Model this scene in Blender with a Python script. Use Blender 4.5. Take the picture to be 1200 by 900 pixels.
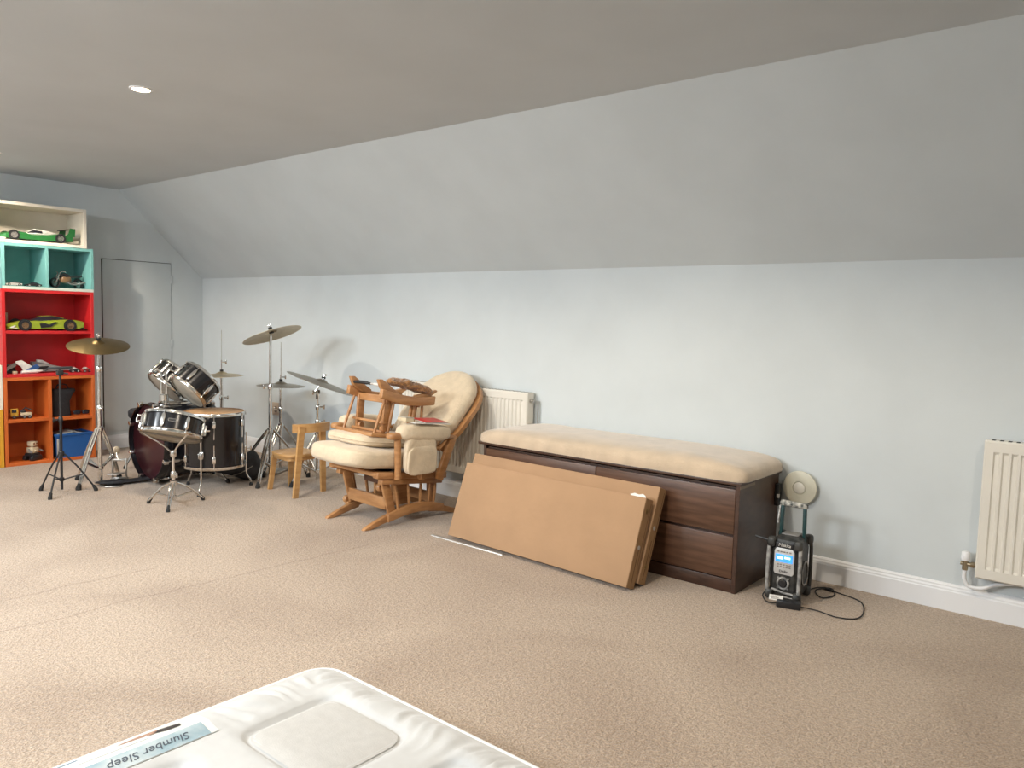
import bpy, bmesh, math, random
from mathutils import Vector, Matrix, noise
random.seed(7)
for o in list(bpy.data.objects): bpy.data.objects.remove(o, do_unlink=True)
SC = bpy.context.scene
COL = SC.collection
PI = math.pi

# ------------------------------------------------------------------ camera
CAMP = Vector((0, 0, 1.25))
cr = Vector((0.76596755, 0.64229936, 0.02729915))
cu = Vector((-0.07277622, 0.04444112, 0.99635767))
cf = Vector((-0.63874669, 0.76516438, -0.08078458))
cd = bpy.data.cameras.new('camera'); cam = bpy.data.objects.new('camera', cd); COL.objects.link(cam)
cam.matrix_world = Matrix(((cr.x, cu.x, -cf.x, CAMP.x), (cr.y, cu.y, -cf.y, CAMP.y), (cr.z, cu.z, -cf.z, CAMP.z), (0, 0, 0, 1)))
cd.sensor_width = 36; cd.lens = 914.466 / 1200 * 36; cd.clip_start = .05; cd.clip_end = 100
SC.camera = cam

# ------------------------------------------------------------------ room sizes (metres)
WY = 3.927            # back wall
WX = -7.243           # left (gable) wall
KH = 1.576            # height of the low wall
CH = 2.316            # ceiling
SY = WY - .783        # where slope meets ceiling
FY = -1.55            # wall behind the camera
RX = 1.7              # right gable

# ------------------------------------------------------------------ light
SC.view_settings.view_transform = 'Standard'; SC.view_settings.look = 'None'
SC.view_settings.exposure = 0.0; SC.view_settings.gamma = 1; SC.view_settings.use_curve_mapping = False
w = bpy.data.worlds.new('world'); SC.world = w; w.use_nodes = True
bg = w.node_tree.nodes['Background']; bg.inputs[0].default_value = (.80, .90, 1, 1); bg.inputs[1].default_value = 1.5
# roof windows in the slope behind the camera: (centre x, watts)
ROOFW = [(-5.5, 118), (-3.9, 162), (-2.3, 148)]
RW_HW, RW_V0, RW_V1 = .50, .06, 1.02
S_DIR = Vector((0, .783, CH - KH)).normalized(); S_OUT = Vector((1, 0, 0)).cross(S_DIR); S_LEN = math.hypot(.783, CH - KH)
def slope_frame(x): return Matrix(((1, S_DIR.x, S_OUT.x, x), (0, S_DIR.y, S_OUT.y, FY), (0, S_DIR.z, S_OUT.z, KH), (0, 0, 0, 1)))
for x, e in ROOFW:
    ld = bpy.data.lights.new('daylight', 'AREA'); ld.shape = 'RECTANGLE'; ld.size = RW_HW * 2; ld.size_y = RW_V1 - RW_V0
    ld.energy = e; ld.color = (.90, .96, 1.0)
    lo = bpy.data.objects.new('daylight', ld); COL.objects.link(lo)
    lo.matrix_world = slope_frame(x) @ Matrix.Translation((0, (RW_V0 + RW_V1) / 2 + .1, .42)) @ Matrix.Rotation(math.radians(3), 4, 'X')

# ------------------------------------------------------------------ materials
MATS = {}
def nt(name):
    m = bpy.data.materials.new(name); m.use_nodes = True
    return m, m.node_tree, m.node_tree.nodes['Principled BSDF']
def pbr(name, col, rough=.5, metal=0, var=0, vs=12, bump=0, bs=150, spec=.5, coat=0, emit=0, stretch=(1, 1, 1), sheen=0, alpha=1, col2=None):
    if name in MATS: return MATS[name]
    m, t, b = nt(name)
    b.inputs['Base Color'].default_value = (*col, 1); b.inputs['Roughness'].default_value = rough
    b.inputs['Metallic'].default_value = metal; b.inputs['Specular IOR Level'].default_value = spec
    b.inputs['Coat Weight'].default_value = coat; b.inputs['Sheen Weight'].default_value = sheen
    tc = t.nodes.new('ShaderNodeTexCoord'); mp = t.nodes.new('ShaderNodeMapping'); mp.inputs['Scale'].default_value = stretch
    t.links.new(tc.outputs['Object'], mp.inputs[0])
    if var or col2:
        n = t.nodes.new('ShaderNodeTexNoise'); n.inputs['Scale'].default_value = vs; n.inputs['Detail'].default_value = 5
        t.links.new(mp.outputs[0], n.inputs['Vector'])
        r = t.nodes.new('ShaderNodeValToRGB')
        c2 = col2 or tuple(c * (1 - var) for c in col)
        r.color_ramp.elements[0].position = .35; r.color_ramp.elements[1].position = .65
        r.color_ramp.elements[0].color = (*c2, 1)
        r.color_ramp.elements[1].color = (*(col if col2 else tuple(min(1, c * (1 + var * .5)) for c in col)), 1)
        t.links.new(n.outputs['Fac'], r.inputs[0]); t.links.new(r.outputs[0], b.inputs['Base Color'])
    if bump:
        n2 = t.nodes.new('ShaderNodeTexNoise'); n2.inputs['Scale'].default_value = bs; n2.inputs['Detail'].default_value = 3
        t.links.new(mp.outputs[0], n2.inputs['Vector'])
        bp = t.nodes.new('ShaderNodeBump'); bp.inputs['Strength'].default_value = bump; bp.inputs['Distance'].default_value = .01
        t.links.new(n2.outputs['Fac'], bp.inputs['Height']); t.links.new(bp.outputs[0], b.inputs['Normal'])
    if emit:
        b.inputs['Emission Color'].default_value = (*col, 1); b.inputs['Emission Strength'].default_value = emit
    MATS[name] = m; return m
def wood(name, c1, c2, stretch, scale=8, rough=.45, coat=0):
    return pbr(name, c1, rough, var=.2, vs=scale, stretch=stretch, col2=c2, bump=.05, bs=40, coat=coat)

SEAMS = [(-3.76, .6, -3.70, 1.75), (-3.40, .3, -3.29, 2.75), (-4.66, 2.70, -4.55, 2.72), (-.72, 1.10, -.50, 1.72)]
def carpet_mat():
    m, t, b = nt('carpet'); N = t.nodes.new; L = t.links.new
    tc = N('ShaderNodeTexCoord')
    def noi(s, d=4, dist=0):
        n = N('ShaderNodeTexNoise'); n.inputs['Scale'].default_value = s; n.inputs['Detail'].default_value = d
        n.inputs['Distortion'].default_value = dist; L(tc.outputs['Object'], n.inputs['Vector']); return n
    fine = noi(150, 3); mid = noi(60, 3); big = noi(1.1, 6, .8)
    def ramp(n, p0, p1, c0, c1):
        r = N('ShaderNodeValToRGB'); r.color_ramp.elements[0].position = p0; r.color_ramp.elements[1].position = p1
        r.color_ramp.elements[0].color = (*c0, 1); r.color_ramp.elements[1].color = (*c1, 1); L(n.outputs['Fac'], r.inputs[0]); return r
    base = ramp(fine, .3, .7, (.335, .245, .172), (.63, .495, .375))
    r2 = ramp(mid, .3, .68, (.78, .77, .76), (1.05, 1.05, 1.05)); r3 = ramp(big, .34, .60, (.80, .765, .735), (1, 1, 1))
    def mul(a, c):
        x = N('ShaderNodeMix'); x.data_type = 'RGBA'; x.blend_type = 'MULTIPLY'; x.inputs[0].default_value = 1
        L(a, x.inputs[6]); L(c.outputs[0], x.inputs[7]); return x.outputs[2]
    c = mul(mul(base.outputs[0], r2), r3)
    # worn seam and crease lines pressed into the pile
    wob_ = noi(3, 3); sep = N('ShaderNodeSeparateXYZ'); L(tc.outputs['Object'], sep.inputs[0])
    def mth(op, a, b):
        m_ = N('ShaderNodeMath'); m_.operation = op
        for k, v in enumerate((a, b)):
            if isinstance(v, (int, float)): m_.inputs[k].default_value = v
            else: L(v, m_.inputs[k])
        return m_.outputs[0]
    for (x0, y0, x1, y1) in SEAMS:
        ln = math.hypot(x1 - x0, y1 - y0); tx, ty = (x1 - x0) / ln, (y1 - y0) / ln
        dx = mth('SUBTRACT', sep.outputs[0], x0); dy = mth('SUBTRACT', sep.outputs[1], y0)
        al = mth('ADD', mth('MULTIPLY', dx, tx), mth('MULTIPLY', dy, ty)); pe = mth('ADD', mth('MULTIPLY', dx, -ty), mth('MULTIPLY', dy, tx))
        pe = mth('ABSOLUTE', mth('ADD', pe, mth('MULTIPLY', mth('SUBTRACT', wob_.outputs['Fac'], .5), .12)), 0)
        on = mth('MULTIPLY', mth('LESS_THAN', pe, .006), mth('MULTIPLY', mth('GREATER_THAN', al, 0), mth('LESS_THAN', al, ln)))
        x = N('ShaderNodeMix'); x.data_type = 'RGBA'; x.blend_type = 'MULTIPLY'; L(mth('MULTIPLY', on, .55), x.inputs[0]); L(c, x.inputs[6]); x.inputs[7].default_value = (.62, .57, .52, 1); c = x.outputs[2]
    L(c, b.inputs['Base Color']); b.inputs['Roughness'].default_value = .95; b.inputs['Specular IOR Level'].default_value = .15
    b.inputs['Sheen Weight'].default_value = .3
    bp = N('ShaderNodeBump'); bp.inputs['Strength'].default_value = .7; bp.inputs['Distance'].default_value = .012
    ad = N('ShaderNodeMath'); ad.operation = 'ADD'; L(fine.outputs['Fac'], ad.inputs[0]); L(mid.outputs['Fac'], ad.inputs[1])
    L(ad.outputs[0], bp.inputs['Height']); L(bp.outputs[0], b.inputs['Normal'])
    return m

def glass_mat():
    m, t, b = nt('window_glass'); t.nodes.remove(b)
    o = t.nodes['Material Output']; tr = t.nodes.new('ShaderNodeBsdfTransparent'); gl = t.nodes.new('ShaderNodeBsdfGlossy'); gl.inputs['Roughness'].default_value = .02
    mx = t.nodes.new('ShaderNodeMixShader'); mx.inputs[0].default_value = .06
    t.links.new(tr.outputs[0], mx.inputs[1]); t.links.new(gl.outputs[0], mx.inputs[2]); t.links.new(mx.outputs[0], o.inputs[0])
    return m

def cymbal_mat(name, col):
    m, t, b = nt(name); N = t.nodes.new; L = t.links.new
    tc = N('ShaderNodeTexCoord'); sx = N('ShaderNodeVectorMath'); sx.operation = 'LENGTH'
    ml = N('ShaderNodeVectorMath'); ml.operation = 'MULTIPLY'; ml.inputs[1].default_value = (1, 1, 0)
    L(tc.outputs['Object'], ml.inputs[0]); L(ml.outputs[0], sx.inputs[0])
    sn = N('ShaderNodeMath'); sn.operation = 'MULTIPLY'; sn.inputs[1].default_value = 900; L(sx.outputs['Value'], sn.inputs[0])
    s2 = N('ShaderNodeMath'); s2.operation = 'SINE'; L(sn.outputs[0], s2.inputs[0])
    bp = N('ShaderNodeBump'); bp.inputs['Strength'].default_value = .12; bp.inputs['Distance'].default_value = .002
    L(s2.outputs[0], bp.inputs['Height']); L(bp.outputs[0], b.inputs['Normal'])
    n = N('ShaderNodeTexNoise'); n.inputs['Scale'].default_value = 14; L(tc.outputs['Object'], n.inputs['Vector'])
    r = N('ShaderNodeValToRGB'); r.color_ramp.elements[0].color = (*[c * .65 for c in col], 1); r.color_ramp.elements[1].color = (*col, 1)
    L(n.outputs['Fac'], r.inputs[0]); L(r.outputs[0], b.inputs['Base Color'])
    b.inputs['Metallic'].default_value = .95; b.inputs['Roughness'].default_value = .38
    return m

m_carpet = carpet_mat()
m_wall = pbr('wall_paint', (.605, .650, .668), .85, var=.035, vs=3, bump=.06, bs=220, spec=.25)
m_slope = pbr('shaded_wall_paint', (.575, .622, .642), .85, var=.03, vs=3, bump=.06, bs=220, spec=.25)  # same paint as the walls, darkened to put the slope's shade into colour
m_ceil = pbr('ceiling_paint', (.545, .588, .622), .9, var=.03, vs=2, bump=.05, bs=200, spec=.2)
m_white = pbr('white_gloss_paint', (.80, .81, .83), .38, var=.02, vs=4)
m_rad = pbr('radiator_enamel', (.74, .71, .64), .35, var=.03, vs=6)
m_glass = glass_mat()
m_chrome = pbr('chrome', (.80, .79, .77), .16, 1.0, var=.12, vs=60)
m_steel = pbr('worn_steel', (.50, .48, .45), .3, 1.0, var=.25, vs=40)
m_black = pbr('black_lacquer', (.008, .008, .011), .2, coat=.25, var=.2, vs=8)
m_blackm = pbr('black_powder_coat', (.02, .02, .022), .45, var=.2, vs=30)
m_rubber = pbr('black_rubber', (.018, .018, .018), .75, var=.2, vs=30)
m_cloth_k = pbr('black_nylon', (.02, .02, .024), .7, var=.3, vs=25, bump=.4, bs=60)
m_headk = pbr('wine_drum_head', (.045, .008, .012), .28, var=.1, vs=3, coat=.15)
m_head = pbr('cream_drum_head', (.50, .45, .37), .45, var=.15, vs=12)
m_headtan = pbr('tan_drum_head', (.50, .29, .14), .5, var=.15, vs=10)
m_cymA = cymbal_mat('aged_bronze', (.24, .17, .075))
m_cymB = cymbal_mat('bright_bronze', (.68, .56, .38))
m_cymC = cymbal_mat('dull_bronze', (.34, .30, .24))
m_oak = wood('honey_wood', (.47, .240, .098), (.36, .168, .064), (2, 2, 9), 5, .38, .2)
m_birch = wood('birch_wood', (.56, .33, .135), (.47, .255, .095), (2, 2, 8), 5, .4, .15)
m_cream = pbr('cream_cushion_fabric', (.66, .54, .385), .9, var=.07, vs=20, bump=.35, bs=90, sheen=.3)
m_bench = pbr('beige_suede', (.55, .435, .315), .92, var=.12, vs=9, bump=.3, bs=140, sheen=.5)
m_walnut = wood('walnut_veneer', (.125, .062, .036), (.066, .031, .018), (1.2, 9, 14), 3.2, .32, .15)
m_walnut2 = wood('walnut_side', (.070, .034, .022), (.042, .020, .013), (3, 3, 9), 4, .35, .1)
m_card = pbr('cardboard', (.40, .250, .145), .85, var=.05, vs=5, bump=.08, bs=30, spec=.2)
m_card2 = pbr('cardboard_edge', (.34, .205, .105), .88, var=.08, vs=12, bump=.1, bs=60, spec=.2)
m_satin = pbr('mattress_satin', (.545, .54, .525), .55, var=.03, vs=30, sheen=.3, bump=.05, bs=18)
m_satin2 = pbr('mattress_panel_satin', (.515, .50, .475), .5, var=.05, vs=40, bump=.12, bs=300)
m_piping = pbr('white_piping', (.78, .78, .77), .6, var=.03, vs=20)
m_red = pbr('red_paint', (.60, .018, .022), .45, var=.08, vs=6)
m_orange = pbr('orange_paint', (.62, .135, .022), .5, var=.10, vs=5)
m_teal = pbr('teal_paint', (.19, .46, .45), .5, var=.08, vs=6)
m_cwhite = pbr('cream_white_paint', (.82, .76, .66), .5, var=.05, vs=6)
m_yellow = pbr('yellow_paint', (.70, .36, .03), .5, var=.06, vs=6)

# ------------------------------------------------------------------ mesh helpers
def new(): return bmesh.new()
def obj(name, bm, mat, parent=None, ang=38, M=None):
    me = bpy.data.meshes.new(name)
    bmesh.ops.recalc_face_normals(bm, faces=bm.faces[:])
    if M is not None: bmesh.ops.transform(bm, matrix=M, verts=bm.verts[:])
    bm.to_mesh(me); bm.free()
    me.materials.append(mat)
    if ang:
        me.polygons.foreach_set('use_smooth', [True] * len(me.polygons)); me.set_sharp_from_angle(angle=math.radians(ang))
    o = bpy.data.objects.new(name, me); COL.objects.link(o)
    if parent: o.parent = parent
    return o
def tag(o, label, cat, group=None):
    o['label'] = label; o['category'] = cat
    if group: o['group'] = group
    return o
def struct(o, label=None, cat=None):
    o['kind'] = 'structure'
    if label: o['label'] = label
    if cat: o['category'] = cat
    return o
def thing(name, label, cat, loc=(0, 0, 0), rz=0, group=None, M=None):
    o = bpy.data.objects.new(name, None); COL.objects.link(o); o.empty_display_size = .05
    if M is not None: o.matrix_world = M
    else: o.location = loc; o.rotation_euler = (0, 0, rz)
    return tag(o, label, cat, group)
def box(bm, x0, x1, y0, y1, z0, z1, bev=0, M=None, seg=2):
    r = bmesh.ops.create_cube(bm, size=1); vs = r['verts']
    for v in vs: v.co = Vector(((x0 + x1) / 2 + v.co.x * (x1 - x0), (y0 + y1) / 2 + v.co.y * (y1 - y0), (z0 + z1) / 2 + v.co.z * (z1 - z0)))
    if M is not None: bmesh.ops.transform(bm, matrix=M, verts=vs)
    if bev:
        es = list({e for v in vs for e in v.link_edges})
        bmesh.ops.bevel(bm, geom=es, offset=bev, segments=seg, affect='EDGES', profile=.5)
    return bm
def frame(a, b):
    z = (b - a).normalized(); x = z.orthogonal().normalized(); y = z.cross(x)
    return x, y, z
def tube(bm, pts, r, n=8, closed=False, cap=True):
    P = [Vector(p) for p in pts]; k = len(P); rs = r if isinstance(r, (list, tuple)) else [r] * k
    rings = []; prev = None
    for i in range(k):
        if closed: t = (P[(i + 1) % k] - P[i - 1])
        else: t = P[min(i + 1, k - 1)] - P[max(i - 1, 0)]
        t.normalize()
        if prev is None: x = t.orthogonal().normalized()
        else: x = (prev - t * prev.dot(t)).normalized()
        prev = x; y = t.cross(x)
        rings.append([bm.verts.new(P[i] + (x * math.cos(a * 2 * PI / n) + y * math.sin(a * 2 * PI / n)) * rs[i]) for a in range(n)])
    for i in range(k if closed else k - 1):
        A = rings[i]; B = rings[(i + 1) % k]
        for a in range(n): bm.faces.new((A[a], A[(a + 1) % n], B[(a + 1) % n], B[a]))
    if cap and not closed: bm.faces.new(rings[0][::-1]); bm.faces.new(rings[-1])
    return bm
def cyl(bm, a, b, r, n=12): return tube(bm, [a, b], r, n)
def bar(bm, a, b, wx, wy, up=(0, 0, 1), bev=0):
    a = Vector(a); b = Vector(b); z = (b - a); L = z.length; z.normalize()
    u = Vector(up); x = u.cross(z)
    if x.length < 1e-4: x = z.orthogonal()
    x.normalize(); y = z.cross(x)
    M = Matrix(((x.x, y.x, z.x, a.x), (x.y, y.y, z.y, a.y), (x.z, y.z, z.z, a.z), (0, 0, 0, 1)))
    return box(bm, -wx / 2, wx / 2, -wy / 2, wy / 2, 0, L, bev, M)
def lathe(bm, prof, n=24, M=None, capb=False, capt=False):
    rings = []
    for r, z in prof:
        if r < 1e-5: rings.append([bm.verts.new((0, 0, z))])
        else: rings.append([bm.verts.new((r * math.cos(a * 2 * PI / n), r * math.sin(a * 2 * PI / n), z)) for a in range(n)])
    for A, B in zip(rings, rings[1:]):
        if len(A) == 1 and len(B) == 1: continue
        for a in range(n):
            b2 = (a + 1) % n
            if len(A) == 1: bm.faces.new((A[0], B[a], B[b2]))
            elif len(B) == 1: bm.faces.new((A[a], A[b2], B[0]))
            else: bm.faces.new((A[a], A[b2], B[b2], B[a]))
    if M is not None: bmesh.ops.transform(bm, matrix=M, verts=[v for R in rings for v in R])
    return bm
def prism(bm, pts, th, M=None, bev=0):
    """outline in local xy, thickness along local z, centred"""
    A = [bm.verts.new((x, y, -th / 2)) for x, y in pts]; B = [bm.verts.new((x, y, th / 2)) for x, y in pts]
    n = len(pts)
    bm.faces.new(A[::-1]); bm.faces.new(B)
    for i in range(n): bm.faces.new((A[i], A[(i + 1) % n], B[(i + 1) % n], B[i]))
    vs = A + B
    if M is not None: bmesh.ops.transform(bm, matrix=M, verts=vs)
    if bev:
        es = [e for e in {e for v in vs for e in v.link_edges} if len(e.link_faces) == 2 and e.calc_face_angle(0) > .5]
        bmesh.ops.bevel(bm, geom=es, offset=bev, segments=2, affect='EDGES', profile=.5)
    return bm
def sgn(v, e): return math.copysign(abs(v) ** e, v)
def pillow(bm, a, b, c, e1=.35, e2=.3, nu=16, nv=40, M=None, fn=None):
    """superellipsoid, half sizes a b c"""
    rings = []
    for i in range(nu + 1):
        ph = -PI / 2 + PI * i / nu
        cz = sgn(math.sin(ph), e1); cc = abs(math.cos(ph)) ** e1
        ring = []
        for j in range(nv):
            th = 2 * PI * j / nv
            p = Vector((a * cc * sgn(math.cos(th), e2), b * cc * sgn(math.sin(th), e2), c * cz))
            if fn: p = fn(p)
            ring.append(p)
        rings.append(ring)
    V = [[bm.verts.new(p) for p in (r if 0 < i < nu else [sum(r, Vector()) / nv])] for i, r in enumerate(rings)]
    for i in range(nu):
        A, B = V[i], V[i + 1]
        for j in range(nv):
            k = (j + 1) % nv
            if len(A) == 1: bm.faces.new((A[0], B[k], B[j]))
            elif len(B) == 1: bm.faces.new((A[j], A[k], B[0]))
            else: bm.faces.new((A[j], A[k], B[k], B[j]))
    if M is not None: bmesh.ops.transform(bm, matrix=M, verts=[v for r in V for v in r])
    return bm
def axes(x, y, z, o=(0, 0, 0)):
    x, y, z, o = Vector(x), Vector(y), Vector(z), Vector(o)
    return Matrix(((x.x, y.x, z.x, o.x), (x.y, y.y, z.y, o.y), (x.z, y.z, z.z, o.z), (0, 0, 0, 1)))
def upframe(u, o, hint=(1, 0, 0)):
    z = Vector(u).normalized(); x = Vector(hint); x = (x - z * x.dot(z)).normalized(); y = z.cross(x)
    return axes(x, y, z, o)
T = Matrix.Translation
def R(a, ax): return Matrix.Rotation(a, 4, ax)
def rail(a, b, n): return [a + (b - a) * i / (n - 1) for i in range(n)]
def bez(pts, n=12):
    """smooth Catmull-Rom path"""
    P = [Vector(p) for p in pts]; P = [P[0] * 2 - P[1]] + P + [P[-1] * 2 - P[-2]]; out = []
    for i in range(1, len(P) - 2):
        for k in range(n):
            t = k / n; p0, p1, p2, p3 = P[i - 1:i + 3]
            out.append(.5 * ((2 * p1) + (p2 - p0) * t + (2 * p0 - 5 * p1 + 4 * p2 - p3) * t * t + (3 * p1 - p0 - 3 * p2 + p3) * t ** 3))
    out.append(P[-2]); return out
def lettering(name, s, size, M, mat, parent, depth=.0006, shear=0):
    c = bpy.data.curves.new(name, 'FONT'); c.body = s; c.size = size; c.extrude = depth; c.align_x = 'CENTER'; c.align_y = 'CENTER'; c.shear = shear
    c.resolution_u = 3
    o = bpy.data.objects.new(name, c); COL.objects.link(o)
    dg = bpy.context.evaluated_depsgraph_get(); me = bpy.data.meshes.new_from_object(o.evaluated_get(dg))
    bpy.data.objects.remove(o, do_unlink=True)
    me.materials.clear(); me.materials.append(mat); me.transform(M)
    o = bpy.data.objects.new(name, me); COL.objects.link(o); o.parent = parent
    return o

# ================================================================== THE ROOM
bm = new(); box(bm, WX - .2, RX + .2, FY - .2, WY + .2, -.12, 0); fl = struct(obj('floor', bm, m_carpet, ang=0), 'worn beige fitted carpet over the whole floor')
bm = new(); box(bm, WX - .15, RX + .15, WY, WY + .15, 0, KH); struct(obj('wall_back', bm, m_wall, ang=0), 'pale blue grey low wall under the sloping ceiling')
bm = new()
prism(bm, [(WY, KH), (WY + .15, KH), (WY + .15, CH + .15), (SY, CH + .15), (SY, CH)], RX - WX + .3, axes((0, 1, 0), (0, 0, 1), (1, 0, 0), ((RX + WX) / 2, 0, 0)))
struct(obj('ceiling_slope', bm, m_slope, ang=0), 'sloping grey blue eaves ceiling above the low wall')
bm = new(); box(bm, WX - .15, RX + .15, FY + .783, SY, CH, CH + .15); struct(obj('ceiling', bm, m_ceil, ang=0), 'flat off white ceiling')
# gable wall with the outline of the roof
bm = new()
prism(bm, [(FY - .15, 0), (WY + .15, 0), (WY + .15, CH + .15), (FY - .15, CH + .15)], .15, axes((0, 1, 0), (0, 0, 1), (1, 0, 0), (WX - .075, 0, 0)))
struct(obj('wall_left', bm, m_wall, ang=0), 'grey blue gable wall behind the coloured shelves')
bm = new(); box(bm, RX, RX + .15, FY - .15, WY + .15, 0, CH + .15); struct(obj('wall_right', bm, m_wall, ang=0))
# low wall and slope behind the camera, the slope with roof windows
bm = new(); box(bm, WX - .15, RX + .15, FY - .15, FY, 0, KH); struct(obj('wall_front', bm, m_wall, ang=0))
bm = new(); F0 = slope_frame(0); ed = [WX - .15] + [v for x, e in ROOFW for v in (x - RW_HW, x + RW_HW)] + [RX + .15]
box(bm, WX - .15, RX + .15, -.12, RW_V0, 0, .15, 0, F0); box(bm, WX - .15, RX + .15, RW_V1, S_LEN + .15, 0, .15, 0, F0)
for i in range(0, len(ed), 2): box(bm, ed[i], ed[i + 1], RW_V0, RW_V1, 0, .15, 0, F0)
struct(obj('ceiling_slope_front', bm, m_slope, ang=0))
for i, (x, e) in enumerate(ROOFW):
    r = bpy.data.objects.new('window_%d' % (i + 1), None); COL.objects.link(r); r.matrix_world = slope_frame(x) @ T((0, RW_V0, .07)); struct(r)
    hz = RW_V1 - RW_V0
    bm = new()
    for a in ((-RW_HW, -RW_HW + .05, 0, hz), (RW_HW - .05, RW_HW, 0, hz), (-RW_HW + .05, RW_HW - .05, 0, .05), (-RW_HW + .05, RW_HW - .05, hz - .05, hz)):
        box(bm, a[0], a[1], a[2], a[3], -.03, .03)
    obj('window_frame', bm, m_white, r, 0)
    bm = new(); box(bm, -RW_HW + .05, RW_HW - .05, .05, hz - .05, -.003, .003); obj('pane', bm, m_glass, r, 0)

# skirting boards (moulded profile)
PROF = [(0, 0), (.016, 0), (.016, .088), (.0135, .094), (.0135, .100), (.010, .108), (.010, .114), (.006, .121), (0, .123)]
def skirting(name, a, b, inward, label):
    a = Vector(a); b = Vector(b); t = (b - a); L = t.length; t.normalize(); n = Vector(inward)
    bm = new(); prism(bm, PROF, L, axes(n, (0, 0, 1), t, (a + b) / 2)); return struct(obj(name, bm, m_white, ang=20), label)
skirting('baseboard_back', (WX, WY, 0), (RX, WY, 0), (0, -1, 0), 'white moulded skirting board along the low wall')
skirting('baseboard_left', (WX, FY, 0), (WX, WY - .017, 0), (1, 0, 0), 'white moulded skirting board along the gable wall')
skirting('baseboard_right', (RX, FY, 0), (RX, WY - .017, 0), (-1, 0, 0), None)
skirting('baseboard_front', (WX + .017, FY, 0), (RX - .017, FY, 0), (0, 1, 0), None)
# eaves hatch door in the gable wall
dr = bpy.data.objects.new('door_1', None); COL.objects.link(dr); dr.location = (WX, 3.30, 0); struct(dr, 'flush painted hatch door in the gable wall')
m_gap = pbr('dark_gap', (.02, .018, .016), .9, var=.2)
bm = new(); box(bm, .0004, .003, -.318, .312, .155, 1.700); obj('door_gap', bm, m_gap, dr, 0)
bm = new(); box(bm, .001, .0085, -.310, .3085, .155, 1.6945, .001); obj('door_leaf', bm, m_wall, dr)
for z in (1.55, .95):
    bm = new(); box(bm, .001, .010, .300, .325, z - .035, z + .035, .002); obj('hinge', bm, m_wall, dr)

# ------------------------------------------------------------------ ceiling downlights
m_lamp = pbr('lit_bulb', (1, .74, .42), .5, emit=28)
DL = [(-3.88, 1.794, 80, 'lit recessed downlight in the ceiling over the middle of the carpet'), (-1.72, 1.93, 82, 'lit recessed downlight in the ceiling over the mattress'),
      (-6.33, 1.90, 90, 'lit recessed downlight in the ceiling by the coloured shelves'), (.44, 1.95, 48, 'unseen added downlight in the ceiling near the valve radiator')]  # last downlight is an unseen addition, brightening the right floor and wall
for x, y, e, lb in DL:
    t = thing('downlight', lb, 'downlight', (x, y, CH), 0, 'recessed ceiling downlights')
    bm = new(); lathe(bm, [(.040, -.001), (.042, -.006), (.052, -.004), (.054, 0), (.040, -.0005)], 28); obj('trim_ring', bm, m_white, t)
    bm = new(); lathe(bm, [(0, -.0055), (.034, -.0055), (.040, -.002)], 28); obj('bulb', bm, m_lamp, t)
    ld = bpy.data.lights.new('downlight_beam', 'SPOT'); ld.energy = e; ld.color = (1, .87, .70); ld.spot_size = math.radians(150); ld.spot_blend = .4; ld.shadow_soft_size = .035
    lo = bpy.data.objects.new('downlight_beam', ld); COL.objects.link(lo); lo.location = (0, 0, -.03); lo.parent = t

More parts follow.
